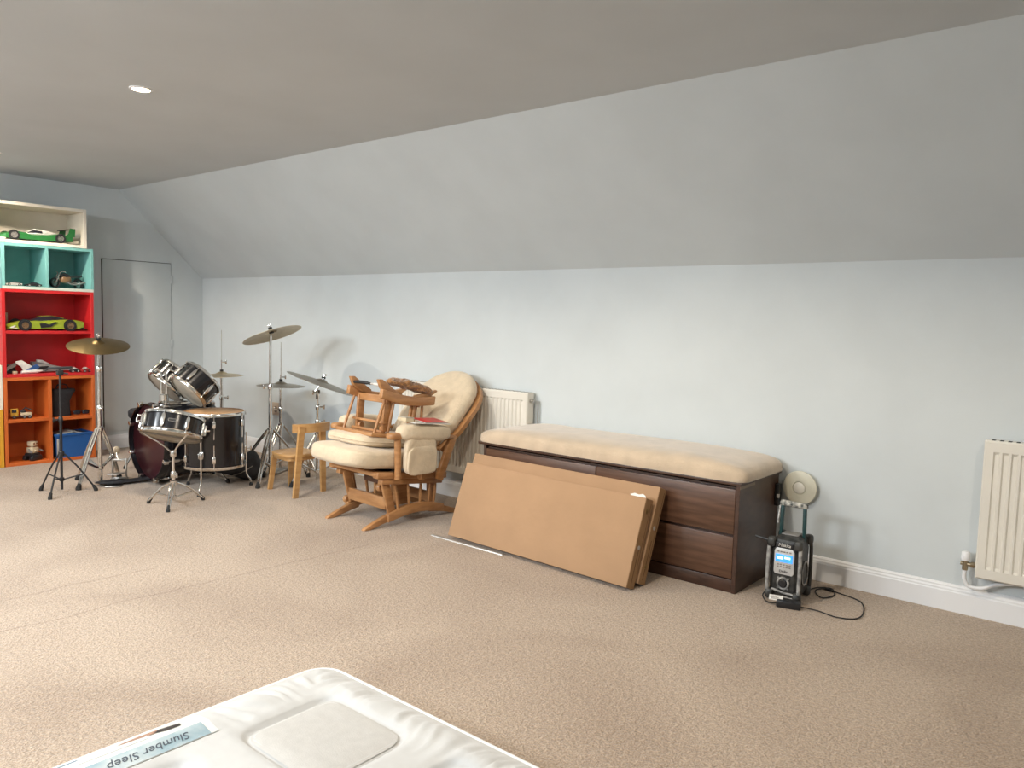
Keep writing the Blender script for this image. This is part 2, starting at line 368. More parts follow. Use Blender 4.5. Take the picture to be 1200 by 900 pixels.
# ------------------------------------------------------------------ radiators
def radiator(label, x0, x1, valve):
    """panel radiator on the back wall"""
    t = thing('radiator', label, 'radiator', ((x0 + x1) / 2, WY, 0)); hw = (x1 - x0) / 2; z0, z1 = .195, .795; yf = -.085
    # pressed front panel with flutes
    bm = new(); nfl = max(3, round((x1 - x0 - .05) / .0333)); prof = [(-hw, 0), (-hw + .004, .006), (-hw + .03, .006)]
    step = (x1 - x0 - .06) / nfl
    for k in range(nfl):
        s = -hw + .03 + k * step
        prof += [(s + .004, .006), (s + .009, -.002), (s + step - .009, -.002), (s + step - .004, .006)]
    prof += [(hw - .004, .006), (hw, 0)]
    def strip(za, zb, pa, pb):
        A = [bm.verts.new((x, yf - d, za)) for x, d in pa]; B = [bm.verts.new((x, yf - d, zb)) for x, d in pb]
        for i in range(len(A) - 1): bm.faces.new((A[i], A[i + 1], B[i + 1], B[i]))
    flat = [(x, .006 if 0 < i < len(prof) - 1 else 0) for i, (x, d) in enumerate(prof)]
    zs = [(z0, [(x, 0) for x, d in flat]), (z0 + .006, flat), (z0 + .045, flat), (z0 + .055, prof), (z1 - .055, prof), (z1 - .045, flat), (z1 - .006, flat), (z1, [(x, 0) for x, d in flat])]
    for (a, pa), (b, pb) in zip(zs, zs[1:]): strip(a, b, pa, pb)
    bmesh.ops.remove_doubles(bm, verts=bm.verts[:], dist=.0001)
    obj('front_panel', bm, m_rad, t, 30)
    bm = new(); box(bm, -hw, hw, -.030, -.024, z0, z1, .002); obj('back_panel', bm, m_rad, t)
    for s in (-1, 1):
        bm = new(); a, b = sorted((s * hw, s * (hw + .002))); box(bm, a, b, yf, -.024, z0, z1); obj('end_cover', bm, m_rad, t, 0)
    bm = new(); box(bm, -hw, hw, yf, -.024, z1 - .001, z1 + .002, .001)
    o = obj('top_grille', bm, m_rad, t)
    bm = new()
    for k in range(int((x1 - x0) / .03)): xx = -hw + .02 + k * .03; box(bm, xx, xx + .014, yf + .012, -.036, z1 + .002, z1 + .0025)
    obj('grille_slots', bm, m_gap, o, 0)
    for s in (-.6, .6):
        bm = new(); box(bm, s * hw - .02, s * hw + .02, -.024, -.002, z0 + .1, z1 - .1); obj('wall_bracket', bm, m_rad, t, 0)
    if valve == 'L':
        vx = -hw - .045
        v = new(); cyl(v, (vx + .06, -.055, z0 + .045), (vx - .018, -.055, z0 + .045), .009, 12); cyl(v, (vx, -.055, z0 + .018), (vx, -.055, z0 + .062), .012, 12); cyl(v, (vx + .022, -.055, z0 + .045), (vx + .036, -.055, z0 + .045), .014, 6)
        v = obj('valve', v, pbr('brass_nickel', (.42, .36, .26), .3, 1, var=.2), t)
        bm = new(); lathe(bm, [(0, 0), (.017, 0), (.019, .008), (.0175, .034), (.013, .040), (0, .041)], 16, T((vx, -.055, z0 + .060))); obj('valve_cap', bm, m_white, v)
        bm = new(); tube(bm, bez([(vx, -.055, z0 + .02), (vx, -.055, z0 - .02), (vx + .02, -.055, z0 - .052), (vx + .07, -.052, z0 - .050), (vx + .12, -.04, z0 - .025), (vx + .2, -.03, z0 - .005)]), .0085, 10); obj('pipe', bm, m_white, t)
    else:
        bm = new(); cyl(bm, (hw, -.055, z1 - .05), (hw + .022, -.055, z1 - .05), .013, 12); cyl(bm, (hw + .018, -.055, z1 - .05), (hw + .030, -.055, z1 - .05), .008, 8); obj('bleed_valve', bm, m_steel, t)
        bm = new(); tube(bm, [(hw + .035, -.02, .0), (hw + .035, -.02, z1 - .05)], .0045, 8); obj('pipe', bm, m_steel, t)
    return t
radiator('white panel radiator behind the rocking chair and bench', -4.28, -3.075, 'R')
radiator('white panel radiator with a corner valve and white pipe, clear of other furniture', -.563, .95, 'L')

# wall socket behind the cymbal stands
t = thing('wall_socket', 'small square wall socket behind the cymbal stands', 'socket', (-6.01, WY, .42))
bm = new(); box(bm, -.073, .073, -.010, 0, -.055, .055, .003); obj('faceplate', bm, pbr('beige_plastic', (.55, .45, .36), .4, var=.04), t)
for x in (-.035, .035):
    bm = new(); box(bm, x - .018, x + .018, -.0125, -.0095, -.03, .02, .002); obj('plug_face', bm, pbr('brown_plastic', (.12, .075, .05), .4, var=.1), t)
# round cream vent on the wall above the radio
t = thing('round_wall_vent', 'round cream plastic vent disc on the wall above the radio', 'vent', (-1.356, WY, .455))
Mv = R(PI / 2, 'X')
m_vent = pbr('aged_cream_plastic', (.62, .60, .49), .4, var=.05, vs=20)
bm = new(); lathe(bm, [(0, 0), (.050, 0), (.050, .022), (.082, .024), (.085, .028), (.083, .033), (.060, .037), (.0335, .039), (.032, .034), (.0, .034)], 48, Mv); obj('disc', bm, m_vent, t)
bm = new(); lathe(bm, [(0.0285, .036), (.0285, .0395), (.026, .041), (0, .0415)], 32, Mv); obj('centre_cap', bm, pbr('aged_cream_plastic_pale', (.66, .63, .55), .4, var=.05), t)

# ================================================================== SHELF UNITS
SXF, SXB = -6.876, -7.222; TH = .024
def unit(name, label, y0, y1, z0, z1, mat, dividers=(), shelves=()):
    """open fronted box unit: shelves = (ya, yb, z)"""
    t = thing(name, label, 'shelf unit', ((SXF + SXB) / 2, (y0 + y1) / 2, z0), 0, 'stacked painted shelf units')
    hx = (SXF - SXB) / 2; hy = (y1 - y0) / 2; h = z1 - z0; cy = (y0 + y1) / 2
    for s in (-1, 1):
        bm = new(); a, b = sorted((s * hy, s * (hy - TH))); box(bm, -hx, hx, a, b, 0, h, .0015, seg=1); obj('side_panel', bm, mat, t)
    bm = new(); box(bm, -hx, hx - .001, -hy + TH, hy - TH, h - TH, h, .0015, seg=1); obj('top_panel', bm, mat, t)
    bm = new(); box(bm, -hx, hx - .001, -hy + TH, hy - TH, 0, TH, .0015, seg=1); obj('bottom_panel', bm, mat, t)
    bm = new(); box(bm, -hx, -hx + .008, -hy + TH, hy - TH, TH, h - TH); obj('back_panel', bm, mat, t)
    for y in dividers:
        bm = new(); box(bm, -hx + .008, hx - .002, y - cy - TH / 2, y - cy + TH / 2, TH, h - TH, .0015, seg=1); obj('divider', bm, mat, t)
    for ya, yb, z in shelves:
        bm = new(); box(bm, -hx + .008, hx - .002, ya - cy, yb - cy, z - z0 - TH, z - z0, .0015, seg=1); obj('shelf', bm, mat, t)
    return t
Y0, Y1 = 2.095, 2.768
unit('shelf_unit', 'orange shelf unit of four cells, bottom of the stack', Y0, Y1, 0, .70, m_orange, [2.425], [(Y0 + TH, 2.413, .368), (2.437, Y1 - TH, .362)])
unit('shelf_unit', 'red shelf unit of two shelves, between the orange and teal units', Y0, Y1, .701, 1.39, m_red, [], [(Y0 + TH, Y1 - TH, 1.068)])
unit('shelf_unit', 'teal shelf unit of two cells, between the red and white units', Y0 + .005, Y1 + .004, 1.391, 1.745, m_teal, [2.420])
_t = [o for o in COL.objects if o.get('label', '').startswith('teal shelf unit')][0]
bm = new(); box(bm, .1725, .1735, -.334, .334, .0, .022); obj('front_edge', bm, pbr('worn_pale_edge', (.62, .66, .60), .6, var=.1), _t, 0)
unit('shelf_unit', 'cream white shelf unit, topmost of the stack', 2.045, 2.722, 1.746, 2.062, m_cwhite)
unit('shelf_unit', 'yellow shelf unit on the floor beside the orange unit', 1.415, 2.088, 0, .455, m_yellow, [1.75])
unit('shelf_unit', 'cream white shelf unit standing on the yellow unit', 1.415, 2.088, .456, .80, m_cwhite, [1.75])

# ------------------------------------------------------------------ toys on the shelves
def colour(name, c, rough=.35, **k): return pbr(name, c, rough, var=.12, vs=40, **k)
k_lime = colour('lime_plastic', (.30, .38, .028)); k_green = colour('green_plastic', (.02, .15, .035)); k_black = colour('black_plastic', (.018, .018, .02))
k_grey = colour('grey_plastic', (.22, .21, .20)); k_lgrey = colour('light_grey_plastic', (.48, .46, .43)); k_wht = colour('white_plastic', (.72, .70, .66)); k_tan = colour('bronze_plastic', (.26, .15, .075))
k_blue = colour('blue_plastic', (.03, .085, .25)); k_yel = colour('yellow_plastic', (.62, .36, .04)); k_dglass = colour('smoked_plastic', (.02, .022, .03), .12); k_brick = colour('brown_plastic_dark', (.20, .075, .03)); k_redp = colour('red_plastic', (.35, .03, .03)); k_cream = colour('cream_plastic', (.60, .50, .34))
def wheel(t, x, y, z, r, wdt, rim=k_tan):
    """axis along local x"""
    Mw = T((x, y, z)) @ R(PI / 2, 'Y')
    bm = new(); lathe(bm, [(r * .62, -wdt / 2), (r * .95, -wdt / 2), (r, -wdt * .35), (r, wdt * .35), (r * .95, wdt / 2), (r * .62, wdt / 2), (r * .62, -wdt / 2)], 22, Mw); o = obj('wheel', bm, k_black, t)
    bm = new(); lathe(bm, [(0, -wdt * .4), (r * .62, -wdt * .4), (r * .62, wdt * .38), (r * .5, wdt * .40), (r * .45, wdt * .2), (r * .15, wdt * .25), (0, wdt * .45)], 22, Mw)
    for k in range(5):
        a = k * 2 * PI / 5; bar(bm, Mw @ Vector((0, 0, wdt * .35)), Mw @ Vector((r * .55 * math.cos(a), r * .55 * math.sin(a), wdt * .35)), r * .12, wdt * .12, (1, 0, 0))
    obj('rim', bm, rim, o)
def loft(bm, secs):
    """secs: list of closed point rings of equal length"""
    V = [[bm.verts.new(p) for p in s] for s in secs]; n = len(secs[0])
    for A, B in zip(V, V[1:]):
        for i in range(n): bm.faces.new((A[i], A[(i + 1) % n], B[(i + 1) % n], B[i]))
    bm.faces.new(V[0][::-1]); bm.faces.new(V[-1]); return bm
def ring(y, w, zb, zs, zt, wt):
    """car cross-section at length y: half width w at sill, shoulder zs, top half width wt at zt"""
    return [(-w, y, zb), (-w, y, zs), (-wt, y, zt), (wt, y, zt), (w, y, zs), (w, y, zb)]

# lime supercar, nose to -y
t = thing('model_car', 'lime green model supercar with bronze wheels on the red shelf', 'toy car', (-6.99, 2.42, 1.069))
bm = new(); loft(bm, [ring(-.275, .075, .014, .030, .034, .06), ring(-.26, .095, .010, .040, .046, .07), ring(-.17, .105, .012, .068, .072, .07), ring(-.08, .102, .014, .070, .080, .07), ring(.02, .100, .014, .066, .086, .07), ring(.12, .106, .014, .078, .092, .06), ring(.22, .106, .016, .080, .088, .06), ring(.275, .095, .030, .070, .078, .06)]); obj('body', bm, k_lime, t, 25)
bm = new(); loft(bm, [ring(-.12, .075, .07, .075, .078, .06), ring(-.03, .078, .07, .085, .112, .055), ring(.05, .078, .07, .085, .118, .055), ring(.16, .07, .07, .084, .096, .045)]); c = obj('cabin', bm, k_dglass, t, 25)
bm = new(); loft(bm, [[(x, y, z + .0015) for x, y, z in ring(-.03, .056, .108, .11, .112, .052)], ring(.05, .056, .112, .115, .1195, .052), ring(.14, .05, .093, .098, .102, .044)]); obj('roof_panel', bm, k_lime, c)
for s in (-1, 1):
    bm = new(); prism(bm, [(-.05, .022), (.02, .030), (.075, .066), (.055, .070), (.01, .048), (-.02, .060), (-.06, .056)], .006, axes((0, 1, 0), (0, 0, 1), (1, 0, 0), (s * .104, 0, 0))); obj('side_intake', bm, k_black, t)
    for y, r in ((-.165, .041), (.165, .043)):
        bm = new(); lathe(bm, [(0, -.004), (r + .006, -.004), (r + .006, .004), (0, .004)], 20, T((s * .105, y, .043)) @ R(PI / 2, 'Y')); obj('wheel_arch', bm, k_black, t)
        wheel(t, s * .104, y, r, r, .03 * s)
    bm = new(); prism(bm, [(-.27, .022), (-.235, .040), (-.225, .036), (-.245, .024), (-.215, .020), (-.22, .015)], .004, axes((0, 1, 0), (0, 0, 1), (1, 0, 0), (s * .1, 0, 0))); obj('headlight', bm, k_wht, t)
bm = new(); box(bm, -.10, .10, -.285, -.26, .004, .014, .002); obj('splitter', bm, k_black, t)
bm = new(); box(bm, -.09, .09, .268, .282, .012, .04, .002); box(bm, -.10, .10, .20, .30, .010, .018, .002); obj('rear_diffuser', bm, k_black, t)
# green racing car
t = thing('model_car', 'green model racing car with rear wing on the top white shelf', 'toy car', (-6.99, 2.36, 1.771))
bm = new(); loft(bm, [ring(-.27, .07, .012, .022, .026, .05), ring(-.22, .10, .012, .045, .055, .06), ring(-.13, .105, .012, .065, .072, .06), ring(-.03, .09, .012, .045, .062, .05), ring(.08, .10, .012, .050, .064, .05), ring(.17, .105, .014, .072, .078, .05), ring(.26, .10, .020, .060, .066, .05)]); obj('body', bm, k_green, t, 25)
bm = new(); loft(bm, [ring(-.06, .06, .055, .062, .066, .05), ring(.0, .06, .055, .080, .102, .04), ring(.06, .055, .055, .080, .100, .035), ring(.19, .02, .055, .070, .080, .012)]); c = obj('cockpit', bm, k_wht, t, 25)
bm = new(); loft(bm, [ring(-.055, .061, .064, .068, .070, .052), ring(-.005, .062, .070, .082, .095, .045), ring(.05, .058, .070, .082, .094, .04)]); obj('windscreen', bm, k_dglass, c, 25)
for s in (-1, 1):
    for y in (-.165, .165): wheel(t, s * .098, y, .038, .038, .03 * s, k_grey)
    bm = new(); prism(bm, [(.195, .06), (.275, .06), (.28, .125), (.24, .128), (.225, .08)], .005, axes((0, 1, 0), (0, 0, 1), (1, 0, 0), (s * .1, 0, 0))); obj('wing_plate', bm, k_green, t)
bm = new(); prism(bm, [(.215, .112), (.275, .122), (.278, .128), (.215, .118)], .2, axes((0, 1, 0), (0, 0, 1), (1, 0, 0))); obj('rear_wing', bm, k_black, t)
bm = new(); box(bm, -.1, .1, -.29, -.22, .004, .013, .002); obj('splitter', bm, k_wht, t)
# two small cars in the teal cell
for i, (y, mt, lb) in enumerate(((2.195, k_lgrey, 'small light grey model car in the teal cell'), (2.335, k_black, 'small black model car in the teal cell beside a grey one'))):
    t = thing('model_car', lb, 'toy car', (-6.93, y, 1.4155), 0)
    bm = new(); loft(bm, [ring(-.058, .022, .005, .012, .014, .018), ring(-.03, .026, .005, .020, .022, .02), ring(.01, .026, .005, .020, .024, .02), ring(.055, .024, .006, .018, .020, .018)]); obj('body', bm, mt, t, 25)
    bm = new(); loft(bm, [ring(-.025, .02, .018, .021, .023, .018), ring(-.005, .02, .018, .026, .034, .014), ring(.02, .02, .018, .026, .034, .014), ring(.045, .018, .016, .02, .022, .014)]); obj('cabin', bm, k_dglass, t, 25)
    for s in (-1, 1):
        for yy in (-.036, .036): wheel(t, s * .024, yy, .0105, .0105, .009 * s, k_lgrey)
# motorbike
t = thing('model_motorbike', 'dark model motorbike with bronze engine in the teal cell', 'toy motorbike', (-6.98, 2.60, 1.4155), math.radians(14))
for y in (-.10, .10): 
    Mw = T((0, y, .042)) @ R(PI / 2, 'Y')
    bm = new(); lathe(bm, [(.030, -.011), (.038, -.013), (.042, 0), (.038, .013), (.030, .011), (.030, -.011)], 22, Mw); w_ = obj('wheel', bm, k_black, t)
    bm = new(); 
    for k in range(6): a = k * PI / 3; cyl(bm, Mw @ Vector((0, 0, 0)), Mw @ Vector((.031 * math.cos(a), .031 * math.sin(a), 0)), .002, 6)
    obj('spokes', bm, k_grey, w_)
bm = new(); pillow(bm, .026, .045, .03, .6, .6, 8, 16, T((0, -.01, .07))); obj('engine', bm, k_tan, t)
bm = new(); loft(bm, [ring(-.06, .012, .085, .10, .105, .006), ring(-.02, .024, .082, .105, .122, .012), ring(.03, .018, .085, .10, .108, .01), ring(.10, .014, .088, .10, .112, .006), ring(.135, .008, .10, .108, .115, .004)]); obj('tank_and_seat', bm, k_black, t, 25)
bm = new()
for s in (-1, 1): cyl(bm, (s * .016, -.10, .042), (s * .014, -.062, .125), .004, 8); cyl(bm, (s * .016, .10, .042), (s * .014, .0, .055), .004, 8); tube(bm, bez([(s * .012, -.062, .122), (s * .04, -.06, .135), (s * .055, -.045, .130)], 6), .003, 6)
obj('fork_and_handlebar', bm, k_grey, t)
bm = new(); tube(bm, bez([(.03, -.02, .05), (.034, .03, .032), (.034, .11, .045), (.034, .14, .055)], 6), .007, 8); obj('exhaust', bm, k_grey, t)
# little cream box at the back of the red shelf
t = thing('display_box', 'small cream framed card standing behind the lime supercar', 'card', (-7.16, 2.17, 1.069))
bm = new(); box(bm, -.01, .01, -.05, .05, 0, .135, .002); obj('card', bm, k_cream, t)
bm = new(); box(bm, .0102, .012, -.036, .036, .02, .112, .001); obj('picture', bm, colour('grey_print', (.30, .25, .22)), t)
# red lower shelf: model jet, dark spaceships, small cars
t = thing('model_jet', 'white and blue toy jet tail lying on the lower red shelf', 'toy plane', (-6.93, 2.285, .7255))
bm = new(); prism(bm, [(-.085, .10), (-.045, .108), (.055, .04), (.045, .004), (-.03, .012), (-.05, .055), (-.09, .085)], .014, axes((0, 1, 0), (0, 0, 1), (1, 0, 0)), .002); obj('tail_fin', bm, k_wht, t)
bm = new(); prism(bm, [(-.03, .02), (.06, .075), (.085, .05), (.03, .012)], .018, axes((0, 1, 0), (0, 0, 1), (1, 0, 0)), .002); obj('stripe', bm, k_blue, t)
bm = new(); loft(bm, [[(.01 + .018 * math.cos(a), -.05, .012 + .012 * math.sin(a)) for a in rail(0, 2 * PI * 7 / 8, 8)], [(.01 + .02 * math.cos(a), .05, .016 + .015 * math.sin(a)) for a in rail(0, 2 * PI * 7 / 8, 8)], [(.01 + .008 * math.cos(a), .10, .02 + .006 * math.sin(a)) for a in rail(0, 2 * PI * 7 / 8, 8)]]); obj('fuselage', bm, k_wht, t)
t = thing('model_spaceship', 'long dark grey toy spaceship on the lower red shelf', 'toy spaceship', (-7.02, 2.47, .7255), math.radians(-6))
bm = new(); loft(bm, [ring(-.13, .05, .02, .06, .09, .02), ring(-.08, .06, .01, .05, .085, .03), ring(.04, .05, .01, .035, .055, .02), ring(.16, .012, .015, .022, .028, .006)]); obj('hull', bm, k_grey, t, 25)
bm = new(); loft(bm, [ring(-.09, .02, .075, .09, .105, .012), ring(-.05, .022, .07, .085, .10, .012), ring(0, .012, .06, .068, .072, .006)]); obj('bridge', bm, k_wht, t, 25)
for s in (-1, 1):
    bm = new(); prism(bm, [(-.12, .02), (.0, .04), (-.02, .055), (-.14, .05)], .01, axes((0, 1, 0), (0, 0, 1), (1, 0, 0), (s * .06, 0, 0))); obj('side_plate', bm, k_black, t)
    bm = new(); cyl(bm, (s * .025, -.15, .04), (s * .025, -.12, .04), .016, 10); obj('engine', bm, k_black, t)
t = thing('model_spaceship', 'small black toy spaceship with a cream block beside the toy jet', 'toy spaceship', (-6.99, 2.165, .7255), .3)
bm = new(); loft(bm, [ring(-.045, .03, .006, .02, .05, .01), ring(.0, .04, .004, .03, .075, .012), ring(.05, .02, .006, .02, .06, .006)]); obj('hull', bm, k_black, t, 25)
bm = new(); prism(bm, [(-.05, .02), (.03, .06), (.05, .09), (.02, .085), (-.04, .05)], .012, axes((0, 1, 0), (0, 0, 1), (1, 0, 0), (.04, 0, 0))); obj('wing', bm, k_grey, t)
bm = new(); box(bm, .062, .085, -.012, .016, 0, .022, .002); obj('block', bm, k_cream, t)
for i, (y, mt, l, lb) in enumerate(((2.625, k_black, .055, 'small black toy car on the lower red shelf'), (2.705, k_redp, .065, 'small dark red toy car on the lower red shelf'))):
    t = thing('toy_car', lb, 'toy car', (-6.92 + .01 * i, y, .7255), .4 * i)
    bm = new(); loft(bm, [ring(-l * .6, .02, .006, .014, .018, .016), ring(-l * .2, .024, .006, .024, .028, .02), ring(l * .6, .022, .006, .020, .024, .018)]); obj('body', bm, mt, t, 25)
    bm = new(); loft(bm, [ring(-l * .25, .018, .022, .026, .028, .016), ring(0, .018, .022, .034, .042, .012), ring(l * .4, .016, .02, .026, .028, .014)]); obj('cabin', bm, k_lgrey, t, 25)
    for s in (-1, 1):
        for yy in (-l * .38, l * .38): wheel(t, s * .022, yy, .011, .011, .009 * s, k_wht)
# yellow truck
t = thing('toy_truck', 'yellow toy truck in the upper orange cell', 'toy truck', (-6.95, 2.235, .3695), math.radians(-12))
bm = new(); box(bm, -.028, .028, -.075, -.02, .016, .078, .006); c = obj('cab', bm, k_yel, t)
bm = new(); box(bm, .0285, .0305, -.066, -.034, .048, .070, .001); box(bm, -.02, .02, -.0775, -.0755, .045, .068, .001); obj('window', bm, k_dglass, c)
bm = new(); box(bm, -.024, .024, -.07, .075, .010, .020, .002); obj('chassis', bm, k_black, t)
bm = new(); box(bm, -.026, .026, -.005, .07, .021, .045, .003); obj('load_bed', bm, k_cream, t)
bm = new(); tube(bm, [(0, -.005, .05), (.005, .03, .085), (.01, .07, .062)], .006, 8); box(bm, -.015, .015, .0, .03, .045, .062, .003); obj('crane', bm, k_black, t)
for s in (-1, 1):
    for y in (-.05, .02, .055): wheel(t, s * .026, y, .013, .013, .012 * s, k_grey)
# black case / boot
t = thing('black_bag', 'tall black fabric bag standing in the upper orange cell', 'bag', (-7.0, 2.535, .3635))
bm = new()
secs = []
for z, w_, d_, oy in ((0, .078, .06, 0), (.06, .072, .058, 0), (.12, .07, .055, .0), (.17, .08, .055, .012), (.205, .09, .055, .028), (.222, .085, .045, .028)):
    secs.append([(d_ * sgn(math.cos(a), .5), oy + w_ * sgn(math.sin(a), .5), z) for a in rail(0, 2 * PI * 23 / 24, 24)])
loft(bm, secs); obj('body', bm, m_cloth_k, t)
bm = new(); tube(bm, bez([(.0, -.03, .21), (.0, -.01, .255), (.0, .05, .255), (.0, .07, .218)], 8), .005, 8); obj('handle', bm, m_cloth_k, t)
t = thing('sunglasses', 'black sunglasses lying in the upper orange cell', 'glasses', (-6.935, 2.68, .3635))
for s in (-1, 1):
    bm = new(); pillow(bm, .008, .028, .019, .7, .8, 8, 18, T((0, s * .034, .024))); obj('lens', bm, k_dglass, t)
    bm = new(); tube(bm, bez([(-.004, s * .064, .032), (-.06, s * .062, .030), (-.105, s * .055, .012)], 6), .0025, 6); obj('temple', bm, k_black, t)
bm = new(); tube(bm, bez([(.002, -.064, .034), (.008, -.03, .044), (.004, 0, .032), (.008, .03, .044), (.002, .064, .034)], 6), .003, 8); obj('frame', bm, k_black, t)
# robot
t = thing('toy_robot', 'cream toy robot on black tracks in the lower orange cell', 'toy robot', (-6.95, 2.31, .0245), math.radians(25))
for s in (-1, 1):
    bm = new(); prism(bm, [(-.055, .012), (-.045, 0), (.045, 0), (.058, .014), (.045, .042), (-.045, .042)], .028, axes((0, 1, 0), (0, 0, 1), (1, 0, 0), (s * .034, 0, 0)), .004); obj('track', bm, k_black, t)
bm = new(); box(bm, -.04, .04, -.04, .04, .035, .058, .004); obj('base', bm, k_black, t)
bm = new(); box(bm, -.032, .032, -.03, .034, .058, .105, .008); box(bm, -.04, .04, -.012, .018, .070, .085, .004); obj('body', bm, k_cream, t)
bm = new(); box(bm, -.03, .03, -.024, .024, .112, .152, .006); cyl(bm, (0, 0, .1), (0, 0, .115), .012, 10); h_ = obj('head', bm, k_cream, t)
for s in (-1, 1):
    bm = new(); cyl(bm, (.030, s * .012, .135), (.034, s * .012, .135), .007, 12); obj('eye', bm, k_brick, h_)
    bm = new(); tube(bm, [(0, s * .034, .09), (.025, s * .052, .075), (.05, s * .048, .07)], .007, 8); obj('arm', bm, k_grey, t)
# blue crate with papers
t = thing('storage_crate', 'blue plastic storage crate in the lower orange cell', 'crate', (-6.985, 2.60, .0245))
m_crate = pbr('blue_crate_plastic', (.018, .11, .36), .4, var=.06, vs=8)
def tub(bm, a0, b0, a1, b1, h, th):
    o0 = [(-a0, -b0, 0), (a0, -b0, 0), (a0, b0, 0), (-a0, b0, 0)]; o1 = [(-a1, -b1, h), (a1, -b1, h), (a1, b1, h), (-a1, b1, h)]
    i1 = [(-a1 + th, -b1 + th, h), (a1 - th, -b1 + th, h), (a1 - th, b1 - th, h), (-a1 + th, b1 - th, h)]; i0 = [(-a0 + th, -b0 + th, th), (a0 - th, -b0 + th, th), (a0 - th, b0 - th, th), (-a0 + th, b0 - th, th)]
    V = [[bm.verts.new(p) for p in r_] for r_ in (o0, o1, i1, i0)]
    for A, B in zip(V, V[1:]):
        for i in range(4): bm.faces.new((A[i], A[(i + 1) % 4], B[(i + 1) % 4], B[i]))
    bm.faces.new(V[0][::-1]); bm.faces.new(V[3]); return bm
bm = new(); tub(bm, .095, .128, .105, .143, .195, .004); obj('body', bm, m_crate, t, 20)
bm = new(); box(bm, -.112, -.104, -.15, .15, .182, .200, .002); box(bm, .104, .112, -.15, .15, .182, .200, .002); box(bm, -.104, .104, -.15, -.1425, .182, .200, .002); box(bm, -.104, .104, .1425, .15, .182, .200, .002); obj('rim', bm, m_crate, t)
bm = new(); box(bm, .103, .1062, -.135, -.118, .03, .165, .001, R(math.radians(2.5), 'Y')); obj('label_strip', bm, k_lgrey, t)
for i, (y, z, rx, mt, lb) in enumerate(((-.05, .196, .12, k_lgrey, 'light grey booklet lying on top of the blue crate'), (.06, .192, -.22, k_black, 'black booklet sticking out of the blue crate'))):
    b_ = thing('booklet', lb, 'booklet', M=T((-6.985, 2.60 + y, .0245 + z)) @ R(rx, 'X'))
    bm = new(); box(bm, -.08, .08, -.07, .07, 0, .008, .001); obj('pages', bm, k_wht, b_)
    bm = new(); box(bm, -.082, .082, -.072, .072, .008, .010, .0008); obj('cover', bm, mt, b_)

# ================================================================== DRUM KIT
AW = Vector((-.893, .451, 0)); RT = Vector((.451, .893, 0)); UP = Vector((0, 0, 1))     # away / image-right at the kit
def lug(bm, Mx, h):
    pillow(bm, .010, .012, h / 2, .6, .6, 6, 10, Mx)
def drum(name, label, M, rad, dep, nl, shell, head_t, head_b, hoop_mat=None, hoop_h=.022, group=None, badge=None, lip=.009):
    """local z = axis, origin at centre of bottom head; hoops, heads and lugs are parts"""
    t = thing(name, label, 'drum', M=M, group=group); hm = hoop_mat or m_chrome
    bm = new(); lathe(bm, [(rad, .004), (rad, dep - .004)], 44); lathe(bm, [(rad - .006, dep - .004), (rad - .006, .004)], 44); obj('shell', bm, shell, t)
    for nm, z, s, hmt in (('top_head', dep, 1, head_t), ('bottom_head', 0, -1, head_b)):
        bm = new(); lathe(bm, [(0, z), (rad - .004, z), (rad + .005, z - s * .006), (rad + .005, z - s * .012)], 44); obj(nm, bm, hmt, t)
        zi = z + s * lip; zo = z - s * (hoop_h - lip)
        bm = new(); lathe(bm, [(rad + .0005, zi), (rad + .007, zi), (rad + .009, zi - s * .003), (rad + .009, zo + s * .003), (rad + .015, zo), (rad + .006, zo), (rad + .005, zi - s * .004), (rad + .0005, zi)], 44); obj('hoop', bm, hm, t)
    for k in range(nl):
        a = (k + .5) * 2 * PI / nl; c, s = math.cos(a), math.sin(a); rr = rad + .011
        bm = new()
        for z0, z1 in ((dep * .5 + .02, dep - .002), (dep * .5 - .02, .002)): cyl(bm, (rr * c, rr * s, z0), (rr * c, rr * s, z1), .003, 6)
        hh = min(.045, dep * .35)
        zz = [dep * .5] if dep < .17 else [dep - .065, .065]
        for z in zz: pillow(bm, .011, .013, hh if dep < .17 else .026, .55, .6, 8, 10, T((rr * c - .002 * c, rr * s - .002 * s, z)) @ R(a, 'Z'))
        for z in (.004, dep - .004): cyl(bm, ((rr + .002) * c, (rr + .002) * s, z - .006), ((rr + .002) * c, (rr + .002) * s, z + .006), .0055, 8)
        obj('lug', bm, m_chrome, t)
    if badge is not None:
        a = badge; Mb = R(a, 'Z') @ T((rad + .001, 0, dep * .55)) @ R(PI / 2, 'Z') @ R(PI / 2, 'X')
        bm = new(); prism(bm, [(-.022, -.010), (.022, -.010), (.026, 0), (.022, .010), (-.022, .010), (-.026, 0)], .003, Mb); b = obj('badge', bm, m_chrome, t)
        bm = new(); prism(bm, [(-.019, -.007), (.019, -.007), (.022, 0), (.019, .007), (-.019, .007), (-.022, 0)], .0042, Mb); bb = obj('badge_face', bm, m_blackm, b)
    return t
